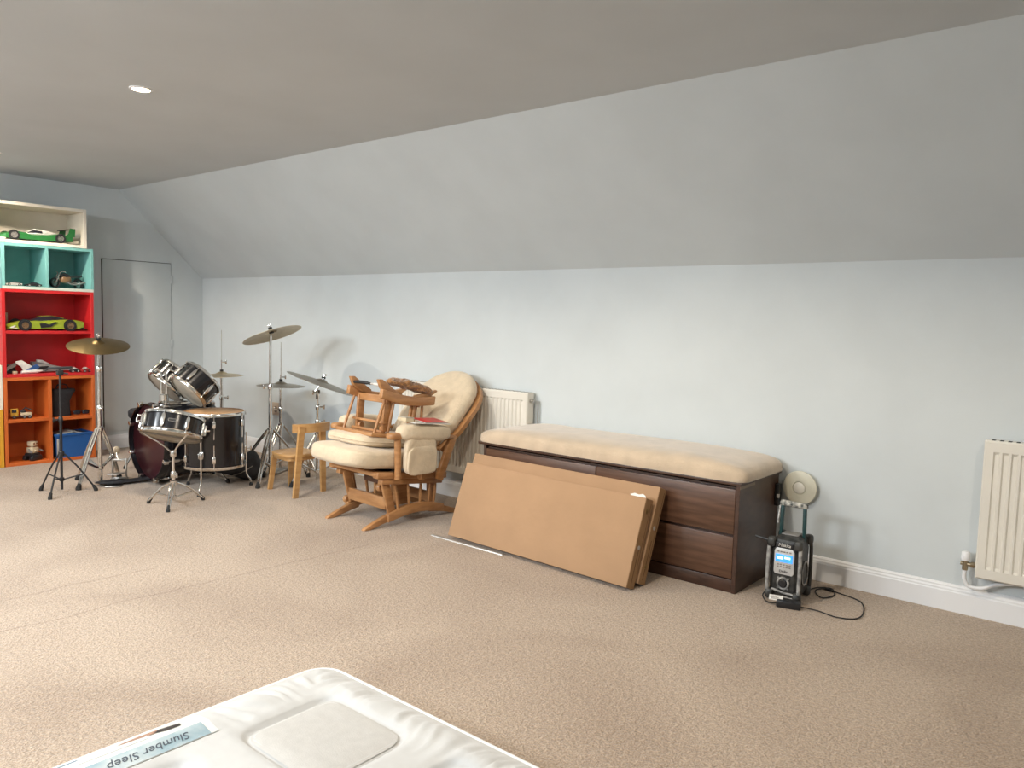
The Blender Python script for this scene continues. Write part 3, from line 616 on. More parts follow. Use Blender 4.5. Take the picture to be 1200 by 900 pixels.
def dleg(t, top, foot, low, r=.006, gap=.014, rub=True, mat=None, double=True):
    """one double-braced tripod leg: top on collar, foot on floor, low = point on pole for the brace"""
    mat = mat or m_chrome; top, foot, low = Vector(top), Vector(foot), Vector(low); bm = new()
    side = (foot - top).cross(UP).normalized() * gap / 2
    mid = top.lerp(foot, .42) + Vector((0, 0, .02)); f2 = foot + Vector((0, 0, .014))
    for s in ((-1, 1) if double else (0,)):
        tube(bm, bez([top + side * s, mid + side * s, f2 + side * s * .6], 6), r, 8)
        tube(bm, [low + side * s * .5, top.lerp(foot, .58) + Vector((0, 0, .008)) + side * s], r * .75, 6)
    o = obj('leg', bm, mat, t)
    if rub:
        d = (f2 - mid).normalized(); bm = new(); a = f2 - d * .03; b = f2 + d * .0
        tube(bm, [a, a.lerp(b, .5), Vector((b.x, b.y, .010)), Vector((b.x, b.y, 0))], [r * 1.6, r * 1.9, r * 2.3, r * 2.2], 10); obj('rubber_foot', bm, m_rubber, o)
    return o
def wing(bm, p, d, r=.006):
    """clamp: collar + wing screw"""
    p = Vector(p); d = Vector(d).normalized(); cyl(bm, p, p + d * .035, r, 8); q = p + d * .035
    bar(bm, q - UP * .016, q + UP * .016, .006, .012, d, .002)
def stand(name, label, base, feet, joint, low, zs, radii, mat=None, double=True, leg_r=.006, knob_dir=None, group='cymbal stands'):
    """vertical telescopic stand: zs = break heights, radii per section"""
    t = thing(name, label, 'stand', (base[0], base[1], 0), group=group); mat = mat or m_chrome
    for k in range(len(zs) - 1):
        bm = new(); cyl(bm, (0, 0, zs[k]), (0, 0, zs[k + 1]), radii[k], 12); obj('tube_section', bm, mat, t)
        if k:
            bm = new(); lathe(bm, [(radii[k - 1] + .004, -.02), (radii[k - 1] + .006, -.012), (radii[k - 1] + .006, .012), (radii[k - 1] + .002, .02)], 14, T((0, 0, zs[k]))); wing(bm, (radii[k - 1], 0, zs[k]) if knob_dir is None else Vector(knob_dir) * radii[k - 1] + Vector((0, 0, zs[k])), knob_dir or (1, 0, 0)); obj('height_clamp', bm, mat, t)
    bm = new(); lathe(bm, [(radii[0] + .001, -.02), (radii[0] + .010, -.014), (radii[0] + .010, .014), (radii[0] + .001, .02)], 14, T((0, 0, joint))); obj('collar', bm, mat, t)
    bm = new(); lathe(bm, [(radii[0] + .001, -.014), (radii[0] + .008, -.01), (radii[0] + .008, .01), (radii[0] + .001, .014)], 14, T((0, 0, low))); obj('collar', bm, mat, t)
    for f in feet:
        f = Vector((f[0] - base[0], f[1] - base[1], 0)); d = f.normalized()
        dleg(t, d * (radii[0] + .008) + UP * joint, f, d * (radii[0] + .006) + UP * low, leg_r, .020, True, mat, double)
    return t
def cymbal(name, label, o, up, rad, mat, bell=.045, bow=.028, flip=1, group=None):
    """centre of bell hole at o, axis up"""
    t = thing(name, label, 'cymbal', M=upframe(up, o), group=group); h = .0012
    prof = [(.005, 0), (bell * .5, -.005), (bell * .85, -.014), (bell, -.020)]
    for k in range(1, 9):
        f = k / 8; prof.append((bell + (rad - bell) * f, -.020 - bow * f ** 1.5 * .9))
    full = prof + [(rad, prof[-1][1] - h)] + [(r_, z - h) for r_, z in prof[::-1][1:]] + [prof[0]]
    bm = new(); lathe(bm, [(r_, z * flip) for r_, z in full], 56); o_ = obj('plate', bm, mat, t, 30)
    return t
def ang3(c, dist, degs): return [(c[0] + dist * math.cos(math.radians(a)), c[1] + dist * math.sin(math.radians(a))) for a in degs]

# bass drum, axis along y
bass = drum('bass_drum', 'large black bass drum with a dark wine coloured head', axes((1, 0, 0), (0, 0, -1), (0, 1, 0), (-5.60, 2.63, .302)), .272, .40, 8, m_black, m_headk, m_headk, m_black, .055, 'drum kit drums', lip=.032)
for k in range(8):
    a = (k + .5) * PI / 4
    for z0 in (-.034, .404):
        bm = new(); box(bm, -.014, .014, .268, .304, z0, z0 + .034, .004, R(a - PI / 2, 'Z')); obj('hoop_claw', bm, m_chrome, bass)
for s in (-1, 1):
    bm = new(); cyl(bm, (s * .25, .10, .30), (s * .36, .29, .40), .008, 10); o_ = obj('spur', bm, m_chrome, bass)
    bm = new(); pillow(bm, .018, .018, .012, .7, .8, 6, 12, T((s * .36, .288, .40))); obj('rubber_foot', bm, m_rubber, o_)
bm = new(); pillow(bm, .04, .025, .11, .5, .5, 8, 14, T((0, -.262, .2)) ); obj('tom_mount_plate', bm, m_chrome, bass)

# rack toms
post = thing('tom_holder', 'chrome double tom holder on top of the bass drum', 'tom holder', (-5.60, 2.735, .585))
for s in (-1, 1):
    o2 = RT * s * .017
    bm = new(); cyl(bm, o2, o2 + UP * .21, .0125, 14); obj('tube', bm, m_chrome, post)
    bm = new(); tube(bm, bez([o2 + UP * .20, o2 + UP * .235 + RT * s * .02, o2 + UP * .225 + RT * s * .05], 5), .008, 10); wing(bm, o2 + UP * .19, -AW, .005); obj('tilter', bm, m_chrome, post)
bm = new(); lathe(bm, [(.0, -.012), (.042, -.012), (.042, 0), (.032, .012), (.032, .055), (.026, .06), (0, .06)], 20); wing(bm, Vector((0, 0, .03)) - AW * .03, -AW); obj('base_clamp', bm, m_chrome, post)
uT = (RT * .68 + UP * .66 + AW * .30).normalized()
drum('rack_tom', 'black rack tom tilted above the floor tom', upframe(uT, (-5.378, 2.80, .675), AW), .142, .155, 6, m_black, m_head, m_head, None, .02, 'drum kit drums')
drum('rack_tom', 'black rack tom tilted behind the chrome tom holder', upframe((RT * .66 + UP * .70 + AW * .28), (-5.70, 2.79, .68), AW), .142, .15, 6, m_black, m_head, m_head, None, .02, 'drum kit drums')

# floor tom
FT = (-5.12, 2.86)
ft = drum('floor_tom', 'deep black floor tom with a tan head on three chrome legs', T((FT[0], FT[1], .175)), .203, .375, 6, m_black, m_headtan, m_head, None, .022, 'drum kit drums')
for a in (-52, 75, 195):
    c, s = math.cos(math.radians(a)), math.sin(math.radians(a)); r_ = .222
    bm = new(); tube(bm, bez([(r_ * c, r_ * s, .22), (r_ * c, r_ * s, -.02), ((r_ + .005) * c, (r_ + .005) * s, -.09), ((r_ + .03) * c, (r_ + .03) * s, -.13), ((r_ + .035) * c, (r_ + .035) * s, -.165)], 5), .0055, 8); o_ = obj('leg', bm, m_chrome, ft)
    bm = new(); lathe(bm, [(0, 0), (.013, 0), (.013, .012), (.008, .024), (0, .024)], 12, T(((r_ + .035) * c, (r_ + .035) * s, -.175))); obj('rubber_foot', bm, m_rubber, o_)
    bm = new(); pillow(bm, .014, .018, .028, .5, .5, 6, 10, T((.214 * c, .214 * s, .10)) @ R(math.radians(a), 'Z')); wing(bm, (.22 * c, .22 * s, .10), (c, s, 0), .004); obj('leg_bracket', bm, m_chrome, ft)

# snare drum on stand
uS = (UP + AW * math.tan(math.radians(19)) + RT * math.tan(math.radians(12))).normalized()
SN = Vector((-4.905, 2.44, .445))
sd = drum('snare_drum', 'shallow black snare drum with chrome rims tilted on its stand', upframe(uS, SN, -AW), .180, .125, 8, m_black, m_head, m_head, None, .022, 'drum kit drums', badge=-.10)
bm = new()
for z in (.035, .09): tube(bm, bez([(.18 * math.cos(a), .18 * math.sin(a), z) for a in (-1.75, -1.62)] , 3), .004, 6)
box(bm, -.012, .012, .181, .200, .02, .115, .004, R(-1.68 - PI / 2, 'Z')); box(bm, -.02, .02, .196, .222, .055, .068, .003, R(-1.68 - PI / 2, 'Z')); box(bm, -.02, .02, .196, .222, .095, .106, .003, R(-1.68 - PI / 2, 'Z')); box(bm, -.02, .02, .216, .224, .058, .104, .002, R(-1.68 - PI / 2, 'Z')); obj('strainer_lever', bm, m_chrome, sd)
bm = new(); box(bm, -.014, .014, .181, .205, .03, .10, .004, R(1.5 - PI / 2, 'Z')); cyl(bm, R(1.5, 'Z') @ Vector((.2, 0, .065)), R(1.5, 'Z') @ Vector((.225, 0, .07)), .006, 8); obj('butt_plate', bm, m_chrome, sd)
bm = new(); box(bm, -.02, .02, -.165, .165, -.006, -.003, .001, R(1.5 - PI / 2, 'Z')); obj('snare_wires', bm, m_steel, sd)
ss = stand('snare_stand', 'chrome basket stand under the snare drum', (-4.86, 2.43), [(-4.704, 2.316), (-5.005, 2.335), (-4.854, 2.629)], .145, .05, [.03, .20, .335], [.012, .009], None, True, .0055, group=None)
bm = new()
for a in (150, 270, 30):
    q = upframe(uS, SN, -AW) @ (Vector((.150 * math.cos(math.radians(a)), .150 * math.sin(math.radians(a)), -.012))) - Vector((-4.86, 2.43, 0))
    q2 = upframe(uS, SN, -AW) @ (Vector((.200 * math.cos(math.radians(a)), .200 * math.sin(math.radians(a)), .012))) - Vector((-4.86, 2.43, 0))
    tube(bm, bez([Vector((0, 0, .335)), Vector((0, 0, .345)).lerp(q, .45), q - UP * .008, q2], 5), .0055, 8)
obj('basket_arms', bm, m_chrome, ss)
bm = new(); pillow(bm, .018, .018, .024, .6, .6, 8, 12, T((0, 0, .335))); wing(bm, (0, 0, .335), -AW, .005); obj('basket_tilter', bm, m_chrome, ss)

# crash on straight stand by the shelves
LS = (-5.80, 2.362)
t = stand('cymbal_stand', 'straight chrome cymbal stand in front of the coloured shelves', LS, [(-5.70, 2.175), (-6.04, 2.30), (-5.93, 2.55)], .40, .12, [.02, .55, .83, 1.0], [.016, .0125, .0095], m_chrome, True, .0085)
def cymbal_top(t, p, up, h=.05):
    p = Vector(p); u = Vector(up).normalized(); bm = new(); cyl(bm, p - u * .035, p + u * h, .004, 8); obj('cymbal_rod', bm, m_chrome, t)
    bm = new(); cyl(bm, p - u * .030, p - u * .021, .018, 14); cyl(bm, p + u * .003, p + u * .016, .015, 14); obj('felt', bm, m_rubber, t)
    bm = new(); q = p + u * .02; cyl(bm, q - u * .004, q + u * .012, .007, 8); x = u.orthogonal().normalized(); bar(bm, q + u * .014 - x * .014, q + u * .014 + x * .014, .005, .012, u, .002); obj('wing_nut', bm, m_chrome, t)
uc = (UP - AW * .27 + RT * .02).normalized()
cymbal_top(t, (0, 0, 1.035), uc)
cymbal('crash_cymbal', 'aged bronze cymbal in front of the red shelf unit', (LS[0], LS[1], 1.035), uc, .202, m_cymA)
# tall crash stand
CS = (-5.185, 3.352)
t = stand('cymbal_stand', 'tall chrome cymbal stand behind the small wooden chair', CS, [(-4.93, 3.085), (-5.47, 3.25), (-5.10, 3.63)], .37, .10, [.03, .70, 1.09], [.0135, .010], None, True, .0075, tuple(-RT))
ucr = (UP * .93 - RT * .27 + AW * .24).normalized()
cymbal_top(t, (0, 0, 1.135), ucr, .03)
cymbal('crash_cymbal', 'bright bronze cymbal tilted on the tallest stand', (CS[0], CS[1], 1.135), ucr, .222, m_cymB)
# hi-hat in front of the socket
HS = (-5.36, 3.56)
t = stand('hi_hat_stand', 'chrome hi-hat stand in front of the wall socket', HS, [(-5.24, 3.33), (-5.58, 3.50), (-5.30, 3.80)], .37, .11, [.03, .50, .70], [.0135, .010], None, True, .007, tuple(-RT))
bm = new(); cyl(bm, (0, 0, .70), (0, 0, 1.03), .0032, 8); obj('pull_rod', bm, m_chrome, t)
bm = new(); lathe(bm, [(.0, 0), (.018, 0), (.026, .022), (.026, .030), (0, .030)], 16, T((0, 0, .678))); cyl(bm, (0, 0, .722), (0, 0, .738), .014, 12); obj('seat_cup', bm, m_rubber, t)
bm = new(); cyl(bm, (0, 0, .738), (0, 0, .770), .007, 10); wing(bm, (0, 0, .755), RT, .005); obj('clutch', bm, m_chrome, t)
bm = new(); box(bm, -.045, .045, -.14, .12, .004, .016, .004, R(.5, 'Z')); obj('pedal', bm, m_steel, t)
cymbal('hi_hat_cymbal', 'dull bronze hi-hat cymbal in front of the wall socket', (HS[0], HS[1], .722), (UP + RT * .02), .187, m_cymC, .05, .020)
# second hi-hat behind the toms
H2 = (-5.97, 3.40)
t = stand('hi_hat_stand', 'chrome hi-hat stand behind the floor tom', H2, [(-5.66, 3.45), (-6.1, 3.13), (-6.2, 3.62)], .37, .11, [.03, .55, .745], [.0135, .010], None, True, .007, tuple(RT))
bm = new(); cyl(bm, (0, 0, .745), (0, 0, 1.11), .0032, 8); obj('pull_rod', bm, m_chrome, t)
bm = new(); lathe(bm, [(.0, 0), (.018, 0), (.026, .022), (.026, .030), (0, .030)], 16, T((0, 0, .724))); cyl(bm, (0, 0, .768), (0, 0, .782), .014, 12); obj('seat_cup', bm, m_rubber, t)
bm = new(); cyl(bm, (0, 0, .782), (0, 0, .86), .006, 10); wing(bm, (0, 0, .845), RT, .005); obj('clutch', bm, m_chrome, t)
cymbal('hi_hat_cymbal', 'bright bronze hi-hat cymbal beside the black rack toms', (H2[0], H2[1], .768), (UP - RT * .03), .172, m_cymB, .05, .020)
# short stand with the tilted ride
RS = (-4.80, 3.505)
t = stand('cymbal_stand', 'short chrome cymbal stand with clamps behind the rocking chair', RS, [(-4.62, 3.66), (-5.02, 3.58), (-4.80, 3.28)], .36, .09, [.03, .46, .57, .66], [.0135, .011, .009], None, True, .0075, tuple(RT))
ur = (UP * .93 + RT * .33 - AW * .05).normalized(); rp = Vector((-4.765, 3.525, .782))
q = rp - Vector((RS[0], RS[1], 0))
bm = new(); bar(bm, (0, 0, .63), (0, 0, .70), .026, .026, (1, 0, 0), .006); cyl(bm, Vector((0, 0, .69)) - RT * .02, q - ur * .03, .007, 8); wing(bm, Vector((0, 0, .68)), -RT, .006); obj('tilter', bm, m_chrome, t)
cymbal_top(t, q, ur, .03)
cymbal('ride_cymbal', 'dull bronze ride cymbal sloping towards the rocking chair', rp, ur, .262, m_cymC, .05, .020)

# black tripod
t = stand('tripod_stand', 'thin black tripod stand in front of the blue crate', (-5.70, 2.07), [(-5.844, 1.990), (-5.530, 1.935), (-5.600, 2.250)], .265, .09, [.02, .50, .84], [.0085, .0065], m_blackm, False, .006, (0, -1, 0), None)
bm = new(); box(bm, -.018, .018, -.018, .018, .80, .835, .004); bar(bm, Vector((0, 0, .848)) - RT * .065, Vector((0, 0, .852)) + RT * .075, .012, .018, UP, .003); cyl(bm, Vector((0, 0, .82)), Vector((0, 0, .81)) + RT * .05, .006, 8); cyl(bm, Vector((0, 0, .848)) - RT * .065, Vector((0, 0, .83)) - RT * .085, .005, 8); obj('top_clamp', bm, m_blackm, t)

# bass pedal
t = thing('bass_pedal', 'chrome and black bass drum pedal with a pale round beater', 'drum pedal', (-5.845, 2.515, 0), math.radians(57))
bm = new(); bar(bm, (-.045, 0, .01), (-.045, .0, .16), .012, .022, (0, 1, 0), .002); bar(bm, (.045, 0, .01), (.045, 0, .16), .012, .022, (0, 1, 0), .002); bar(bm, (-.06, 0, .15), (.06, 0, .15), .016, .016, UP, .003); bar(bm, (-.06, 0, .012), (.06, 0, .012), .03, .02, UP, .003); obj('pedal_frame', bm, m_steel, t)
bm = new(); tube(bm, bez([(0, 0, .15), (-.02, .03, .17), (-.03, .07, .205)], 5), .004, 8); b_ = obj('beater_rod', bm, m_chrome, t)
bm = new(); pillow(bm, .026, .026, .030, .9, .9, 10, 18, T((-.032, .08, .21)) @ R(.6, 'X')); obj('beater', bm, pbr('cream_felt', (.55, .47, .36), .9, var=.1), b_)
bm = new(); box(bm, -.04, .04, -.23, -.02, 0, .008, .002, T((0, 0, .05)) @ R(math.radians(-8), 'X')); obj('footboard', bm, m_steel, t)
bm = new(); box(bm, -.05, .05, -.27, -.02, .0, .010, .003); obj('base_plate', bm, m_steel, t)
t = thing('pedal_bag', 'flat black cloth lying between the pedal and bass drum', 'cloth', (-5.70, 2.50, 0), math.radians(78))
def wob(p):
    n = noise.noise(p * 9 + Vector((3, 1, 2))); return p + Vector((0, 0, max(-p.z, n * .012))) + Vector((n * .02, noise.noise(p * 7) * .02, 0))
bm = new(); pillow(bm, .20, .055, .016, .6, .5, 8, 40, T((0, 0, .017)), wob); obj('cloth', bm, m_cloth_k, t)
# bag on the carpet
t = thing('stick_bag', 'slumped black nylon bag on the carpet beside the floor tom', 'bag', (-5.265, 3.125, 0), math.radians(63))
def slump(p):
    n = noise.noise(p * 10 + Vector((5, 2, 9))) * .03; x = p.x
    z = p.z * (.40 + .75 * max(0, min(1, (x + .1) / .22))); return Vector((p.x + n * .4, p.y + n, z + (n if p.z > 0 else 0)))
bm = new(); pillow(bm, .17, .10, .105, .75, .7, 14, 36, None, slump)
mz = min(v.co.z for v in bm.verts); bmesh.ops.translate(bm, vec=(0, 0, -mz), verts=bm.verts[:]); obj('bag_body', bm, m_cloth_k, t)
bm = new(); tube(bm, bez([(.10, -.09, .12), (.02, -.115, .08), (-.08, -.10, .05), (-.14, -.06, .05)], 6), .004, 6); obj('zip', bm, m_steel, t)
# drum throne mostly hidden behind the bass drum
t = thing('drum_stool', 'round black padded drum stool behind the bass drum', 'stool', (-6.235, 2.925, 0))
bm = new(); lathe(bm, [(0, .0), (.145, 0), (.155, .012), (.158, .05), (.145, .068), (0, .074)], 32, T((0, 0, .395))); obj('seat', bm, m_cloth_k, t)
bm = new(); cyl(bm, (0, 0, .12), (0, 0, .395), .012, 12); obj('post', bm, m_chrome, t)
for a in (30, 150, 270): d = Vector((math.cos(math.radians(a)), math.sin(math.radians(a)), 0)); dleg(t, d * .02 + UP * .28, d * .2, d * .018 + UP * .13, .006, .018)

# ================================================================== SMALL WOODEN CHAIR
P_nr, P_rt, P_lf, P_bk = Vector((-4.485, 3.095, 0)), Vector((-4.541, 3.366, 0)), Vector((-4.845, 3.130, 0)), Vector((-4.845, 3.300, 0))
c0 = (P_nr + P_rt + P_lf + P_bk) / 4
t = thing('child_chair', 'small light wooden child chair with a curved back', 'chair', tuple(c0))
n_, r_, l_, b_ = (v - c0 for v in (P_nr, P_rt, P_lf, P_bk))
SH = .275
def flatleg(foot, top, wdt, th, out):
    foot, top = Vector(foot), Vector(top); o = Vector(out).normalized(); z = (top - foot).normalized(); s = z.cross(o).normalized(); bm = new(); M_ = axes(s, z.cross(s) * -1, z, foot)
    secs = []
    for k in range(7):
        f = k / 6; p = foot.lerp(top, f); w2 = wdt * (.42 + .12 * f); secs.append([p - s * w2 - o * th / 2, p + s * w2 - o * th / 2, p + s * w2 + o * th / 2, p - s * w2 + o * th / 2])
    return loft(bm, secs)
bx = (n_ - l_).normalized(); sy_c = UP.cross(bx)         # towards the back rest
for f, tp in ((n_, (n_ * .90 + UP * .49 + sy_c * .035)), (r_, (r_ * .90 + UP * .49))):
    obj('leg', flatleg(f, tp + bx * .02, .042, .022, bx), m_birch, t)
for f in (l_, b_): obj('leg', flatleg(f, f * .80 + UP * (SH - .02), .036, .02, -bx), m_birch, t)
sc = Vector((0, 0, SH)); sy = UP.cross(bx)
bm = new(); prism(bm, [(.145 * sgn(math.cos(a), .55), .135 * sgn(math.sin(a), .55)) for a in rail(0, 2 * PI * 35 / 36, 36)], .020, axes(bx, sy, UP, sc), .004); obj('seat', bm, m_birch, t)
bm = new(); prism(bm, [(.125 * sgn(math.cos(a), .4), .115 * sgn(math.sin(a), .4)) for a in rail(0, 2 * PI * 23 / 24, 24)], .025, axes(bx, sy, UP, sc - UP * .022)); obj('apron', bm, m_birch, t)
# curved back rest
bm = new(); secs = []
mid = ((n_ * .90) + (r_ * .90)) / 2 + bx * .03 + sy_c * .01; hw = .142
for k in range(15):
    f = -1 + 2 * k / 14; c = mid + sy * f * hw + bx * (.045 * (1 - f * f) - .015) + UP * .475
    o = (bx - sy * f * -.5).normalized(); hh = .030
    secs.append([c - o * .009 - UP * hh, c + o * .009 - UP * hh, c + o * .012 + UP * hh, c - o * .006 + UP * hh])
loft(bm, secs); obj('backrest', bm, m_birch, t)

# ================================================================== GLIDER ROCKING CHAIR
ga = Vector((-3.521, 2.905, 0)); gd = Vector((.0606, .9982, 0)); gn = Vector((.9982, -.0606, 0)); GO = ga - gn * .19 - gd * .015
G = axes(gn, gd, UP, GO)
g = thing('rocking_chair', 'honey wood glider rocking chair with cream cushions and reclined back', 'rocking chair', M=G)
SIDE = lambda x: axes((0, 1, 0), (0, 0, 1), (1, 0, 0), (x, 0, 0))     # outline (y,z) extruded along x
def gpart(name, bm, mat=None, parent=None, ang=38): return obj(name, bm, mat or m_oak, parent or g, ang)
for s in (-1, 1):
    x = s * .19
    bm = new(); prism(bm, [(0, 0), (.05, .0), (.13, .018), (.24, .04), (.24, .085), (.16, .068), (.07, .036), (.01, .012)], .032, SIDE(x), .004); gpart('runner_toe', bm)
    bm = new(); prism(bm, [(.50, .04), (.62, .022), (.70, 0), (.775, 0), (.775, .010), (.68, .042), (.60, .068), (.50, .085)], .032, SIDE(x), .004); gpart('runner_heel', bm)
    ar = [(.165 + .44 * k / 12, .028 + .030 * math.sin(PI * k / 12)) for k in range(13)]; at_ = [(.605 - .44 * k / 12, .078 + .040 * math.sin(PI * k / 12)) for k in range(13)]
    bm = new(); prism(bm, ar + at_, .036, SIDE(x + s * .018), .005); gpart('runner', bm)
    # lower side frame
    x2 = s * .215
    bm = new(); bar(bm, (x2, .105, .285), (x2, .575, .235), .046, .034, UP, .005); gpart('lower_rail', bm)
    bm = new(); bar(bm, (x2 + s * .012, .06, .328), (x2 + s * .012, .60, .268), .052, .040, UP, .008); gpart('seat_rail', bm)
    bm = new(); bar(bm, (x2 - s * .02, .150, .285), (x2 - s * .02, .205, .085), .022, .056, (0, 1, 0), .006); gpart('swing_arm', bm)
    bm = new(); bar(bm, (x2 - s * .035, .52, .26), (x2 - s * .035, .53, .085), .022, .05, (0, 1, 0), .006); gpart('swing_arm', bm)
    for ya, yb in ((.215, .245), (.315, .330), (.415, .415), (.490, .485), (.535, .525)):
        za = .285 - (ya - .105) * .106 - .02; k_ = (yb - .165) / .44; zb = .070 + .040 * math.sin(PI * k_)
        bm = new(); tube(bm, [(x2, ya, za), (x2, (ya + yb) / 2, (za + zb) / 2), (x2 - s * .005, yb, zb)], [.008, .0105, .008], 10); gpart('spindle', bm)
    bm = new(); lathe(bm, [(0, .022), (.017, .022), (.025, .010), (.025, -.010), (.017, -.02), (0, -.02)], 18, T((x2 + s * .055, .375, .292)) @ R(PI / 2, 'Y')); gpart('recline_knob', bm)
    bm = new(); lathe(bm, [(0, .014), (.020, .014), (.025, .006), (.025, -.012), (0, -.012)], 18, T((.158, .150, .235) if s > 0 else (-.222, .178, .092)) @ R(PI / 2, 'Y')); gpart('pivot_cap', bm)
    # arm: front post, arm board, pad, rear support
    xa = s * .285
    bm = new(); tube(bm, [(xa, .180, .30), (xa, .180, .36), (xa, .178, .45), (xa, .175, .545)], [.020, .019, .021, .020], 14); gpart('arm_post', bm)
    bm = new(); bar(bm, (xa, .14, .560), (xa, .60, .515), .062, .026, UP, .012); pillow(bm, .036, .045, .021, .7, .8, 8, 18, T((xa, .145, .559))); gpart('armrest', bm)
    bm = new(); bar(bm, (xa, .500, .255), (xa, .615, .525), .030, .055, (0, 1, 0), .008); gpart('rear_post', bm)
    def padw(p): 
        n = noise.noise(p * 16 + Vector((s, 2, 1))) * .008; return Vector((p.x + n, p.y, p.z + n))
    bm = new(); pillow(bm, .060, .190, .052, .65, .45, 14, 40, T((xa + s * .008, .365, .563)) @ R(math.radians(-5.5), 'X'), padw); gpart('arm_pad', bm, m_cream)
    def pock(p):
        n = noise.noise(Vector((p.x * 2, p.y * 22, p.z * 9)) + Vector((0, 0, 4))) * .010 * (1 if p.x * s > 0 else 0); return Vector((p.x + n * s, p.y * (1 - .22 * (p.z + .11)), p.z))
    bm = new(); pillow(bm, .026, .120, .115, .45, .4, 16, 44, T((xa + s * .035, .318, .438)), pock); gpart('side_pocket', bm, m_cream)
    bm = new(); pillow(bm, .014, .114, .085, .45, .35, 12, 36, T((xa + s * .056, .318, .405)), pock); gpart('pocket_flap', bm, m_cream)
# cross pieces
bm = new(); box(bm, -.19, .19, .162, .186, .10, .175, .005); gpart('front_stretcher', bm)
bm = new(); box(bm, -.19, .19, .50, .522, .10, .165, .005); gpart('rear_stretcher', bm)
bm = new(); box(bm, -.24, .24, .055, .078, .318, .345, .006); gpart('front_seat_rail', bm)
bm = new(); box(bm, -.235, .235, .56, .59, .255, .30, .006); gpart('rear_seat_rail', bm)
for s in (-1, 1):
    bm = new(); box(bm, s * .10 - .012, s * .10 + .012, .30, .41, .09, .285, .005); gpart('centre_board', bm)
bm = new(); box(bm, -.075, .075, .20, .30, .235, .315, .004); gpart('mechanism_box', bm, pbr('dark_brown_wood', (.075, .03, .016), .45, var=.2))
bm = new(); box(bm, -.235, .235, .07, .57, .312, .326, .003, R(math.radians(-6.5), 'X') @ T((0, 0, .012))); gpart('seat_board', bm)
# seat cushion with a few creases at the front corner
def seatw(p):
    cr_ = sum(.006 * math.exp(-((p.y + .14 - .035 * k) / .008) ** 2) for k in range(3)) if p.x > .1 else 0
    n = noise.noise(p * 8) * .006; return Vector((p.x - cr_ + n * .5, p.y + n * .5, p.z + n))
TI = R(math.radians(-6.5), 'X')
bm = new(); pillow(bm, .272, .342, .064, .45, .42, 20, 80, T((-.012, .232, .402)) @ TI, seatw); gpart('seat_cushion', bm, m_cream)
# back: frame + cushion in a plane leaning back
bv = Vector((0, .71, .70)).normalized(); bnrm = Vector((0, -bv.z, bv.y))
BK = axes((1, 0, 0), bv, (1, 0, 0) and Vector((1, 0, 0)).cross(bv), (0, .560, .430))   # local y up the back, local z = x cross y
def oval(hw, L, top=.26, n=22):
    pts = [(-hw * .82, 0), (-hw, .16), (-hw, L - top)]
    for k in range(1, n): a = PI - PI * k / n; pts.append((hw * math.cos(a), L - top + top * math.sin(a)))
    return pts + [(hw, L - top), (hw, .16), (hw * .82, 0)]
zf = BK.to_3x3() @ Vector((0, 0, 1)); fs = 1 if zf.y < 0 else -1      # sign of the side facing the sitter
ov = oval(.275, .575, .25); path = [BK @ Vector((x, y, 0)) for x, y in ov]
bm = new(); n_o = len(ov); cen = Vector((0, .3))
secs = []
for i, (x, y) in enumerate(ov):
    a = Vector(ov[max(i - 1, 0)]); b = Vector(ov[min(i + 1, n_o - 1)]); tn = (b - a).normalized(); nn = Vector((-tn.y, tn.x))
    secs.append([BK @ Vector((x + nn.x * u, y + nn.y * u, v)) for u, v in ((-.020, -.014), (.020, -.014), (.020, .014), (-.020, .014))])
loft(bm, secs); gpart('back_frame', bm)
bm = new(); bar(bm, BK @ Vector((-.22, .015, 0)), BK @ Vector((.22, .015, 0)), .04, .024, bnrm, .004); gpart('back_rail', bm)
for k in range(5):
    x = -.16 + .08 * k; bm = new(); cyl(bm, BK @ Vector((x, .02, 0)), BK @ Vector((x, .56 - .9 * x * x * 4.2 * .5, 0)), .009, 8); gpart('back_spindle', bm)
def cushf(th):
    bm = new(); rings = []
    o0 = oval(.262, .595, .25, 22)
    for sc_, z in ((.0, -.2), (.6, -.4), (.9, -.5), (.97, -.42), (1, -.1), (1, .2), (.965, .6), (.90, .85), (.75, .97), (.5, 1.0), (.0, 1.02)):
        rings.append([BK @ Vector((x * sc_, .32 + (y - .32) * sc_, fs * (.048 + th * z + (noise.noise(Vector((x * 6 * sc_, y * 6 * sc_, z))) * .008)))) for x, y in o0])
    V = [[bm.verts.new(p) for p in r] for r in rings]
    for A, B in zip(V, V[1:]):
        for i in range(len(A)): bm.faces.new((A[i], A[(i + 1) % len(A)], B[(i + 1) % len(A)], B[i]))
    bmesh.ops.remove_doubles(bm, verts=bm.verts[:], dist=.0005)
    return bm
gpart('back_cushion', cushf(.062), m_cream, None, 60)

# ------------------------------------------------------------------ footstool upside down on the seat
f_c = thing('footstool_cushion', 'thin cream cushion lying on the rocking chair seat', 'cushion', M=G @ T((-.045, .287, .492)) @ TI)
def fcw(p): n = noise.noise(p * 9 + Vector((7, 1, 1))) * .007; return Vector((p.x + n, p.y + n, p.z + n * .6))
bm = new(); pillow(bm, .222, .272, .041, .5, .4, 14, 60, None, fcw); obj('cushion', bm, m_cream, f_c)
bm = new(); tube(bm, [(.223 * sgn(math.cos(a), .4), .273 * sgn(math.sin(a), .4), 0) for a in rail(0, 2 * PI * 59 / 60, 60)], .004, 6, True); obj('piping', bm, m_cream, f_c)
F = G @ T((-.015, .09, .550)) @ R(math.radians(-9), 'X')
f = thing('footstool', 'upturned honey wood glider footstool on the rocking chair seat', 'footstool', M=F)
W2 = .155
bm = new(); box(bm, -W2 - .03, W2 + .03, -.02, .40, -.004, .018, .005); obj('seat_board', bm, m_oak, f)
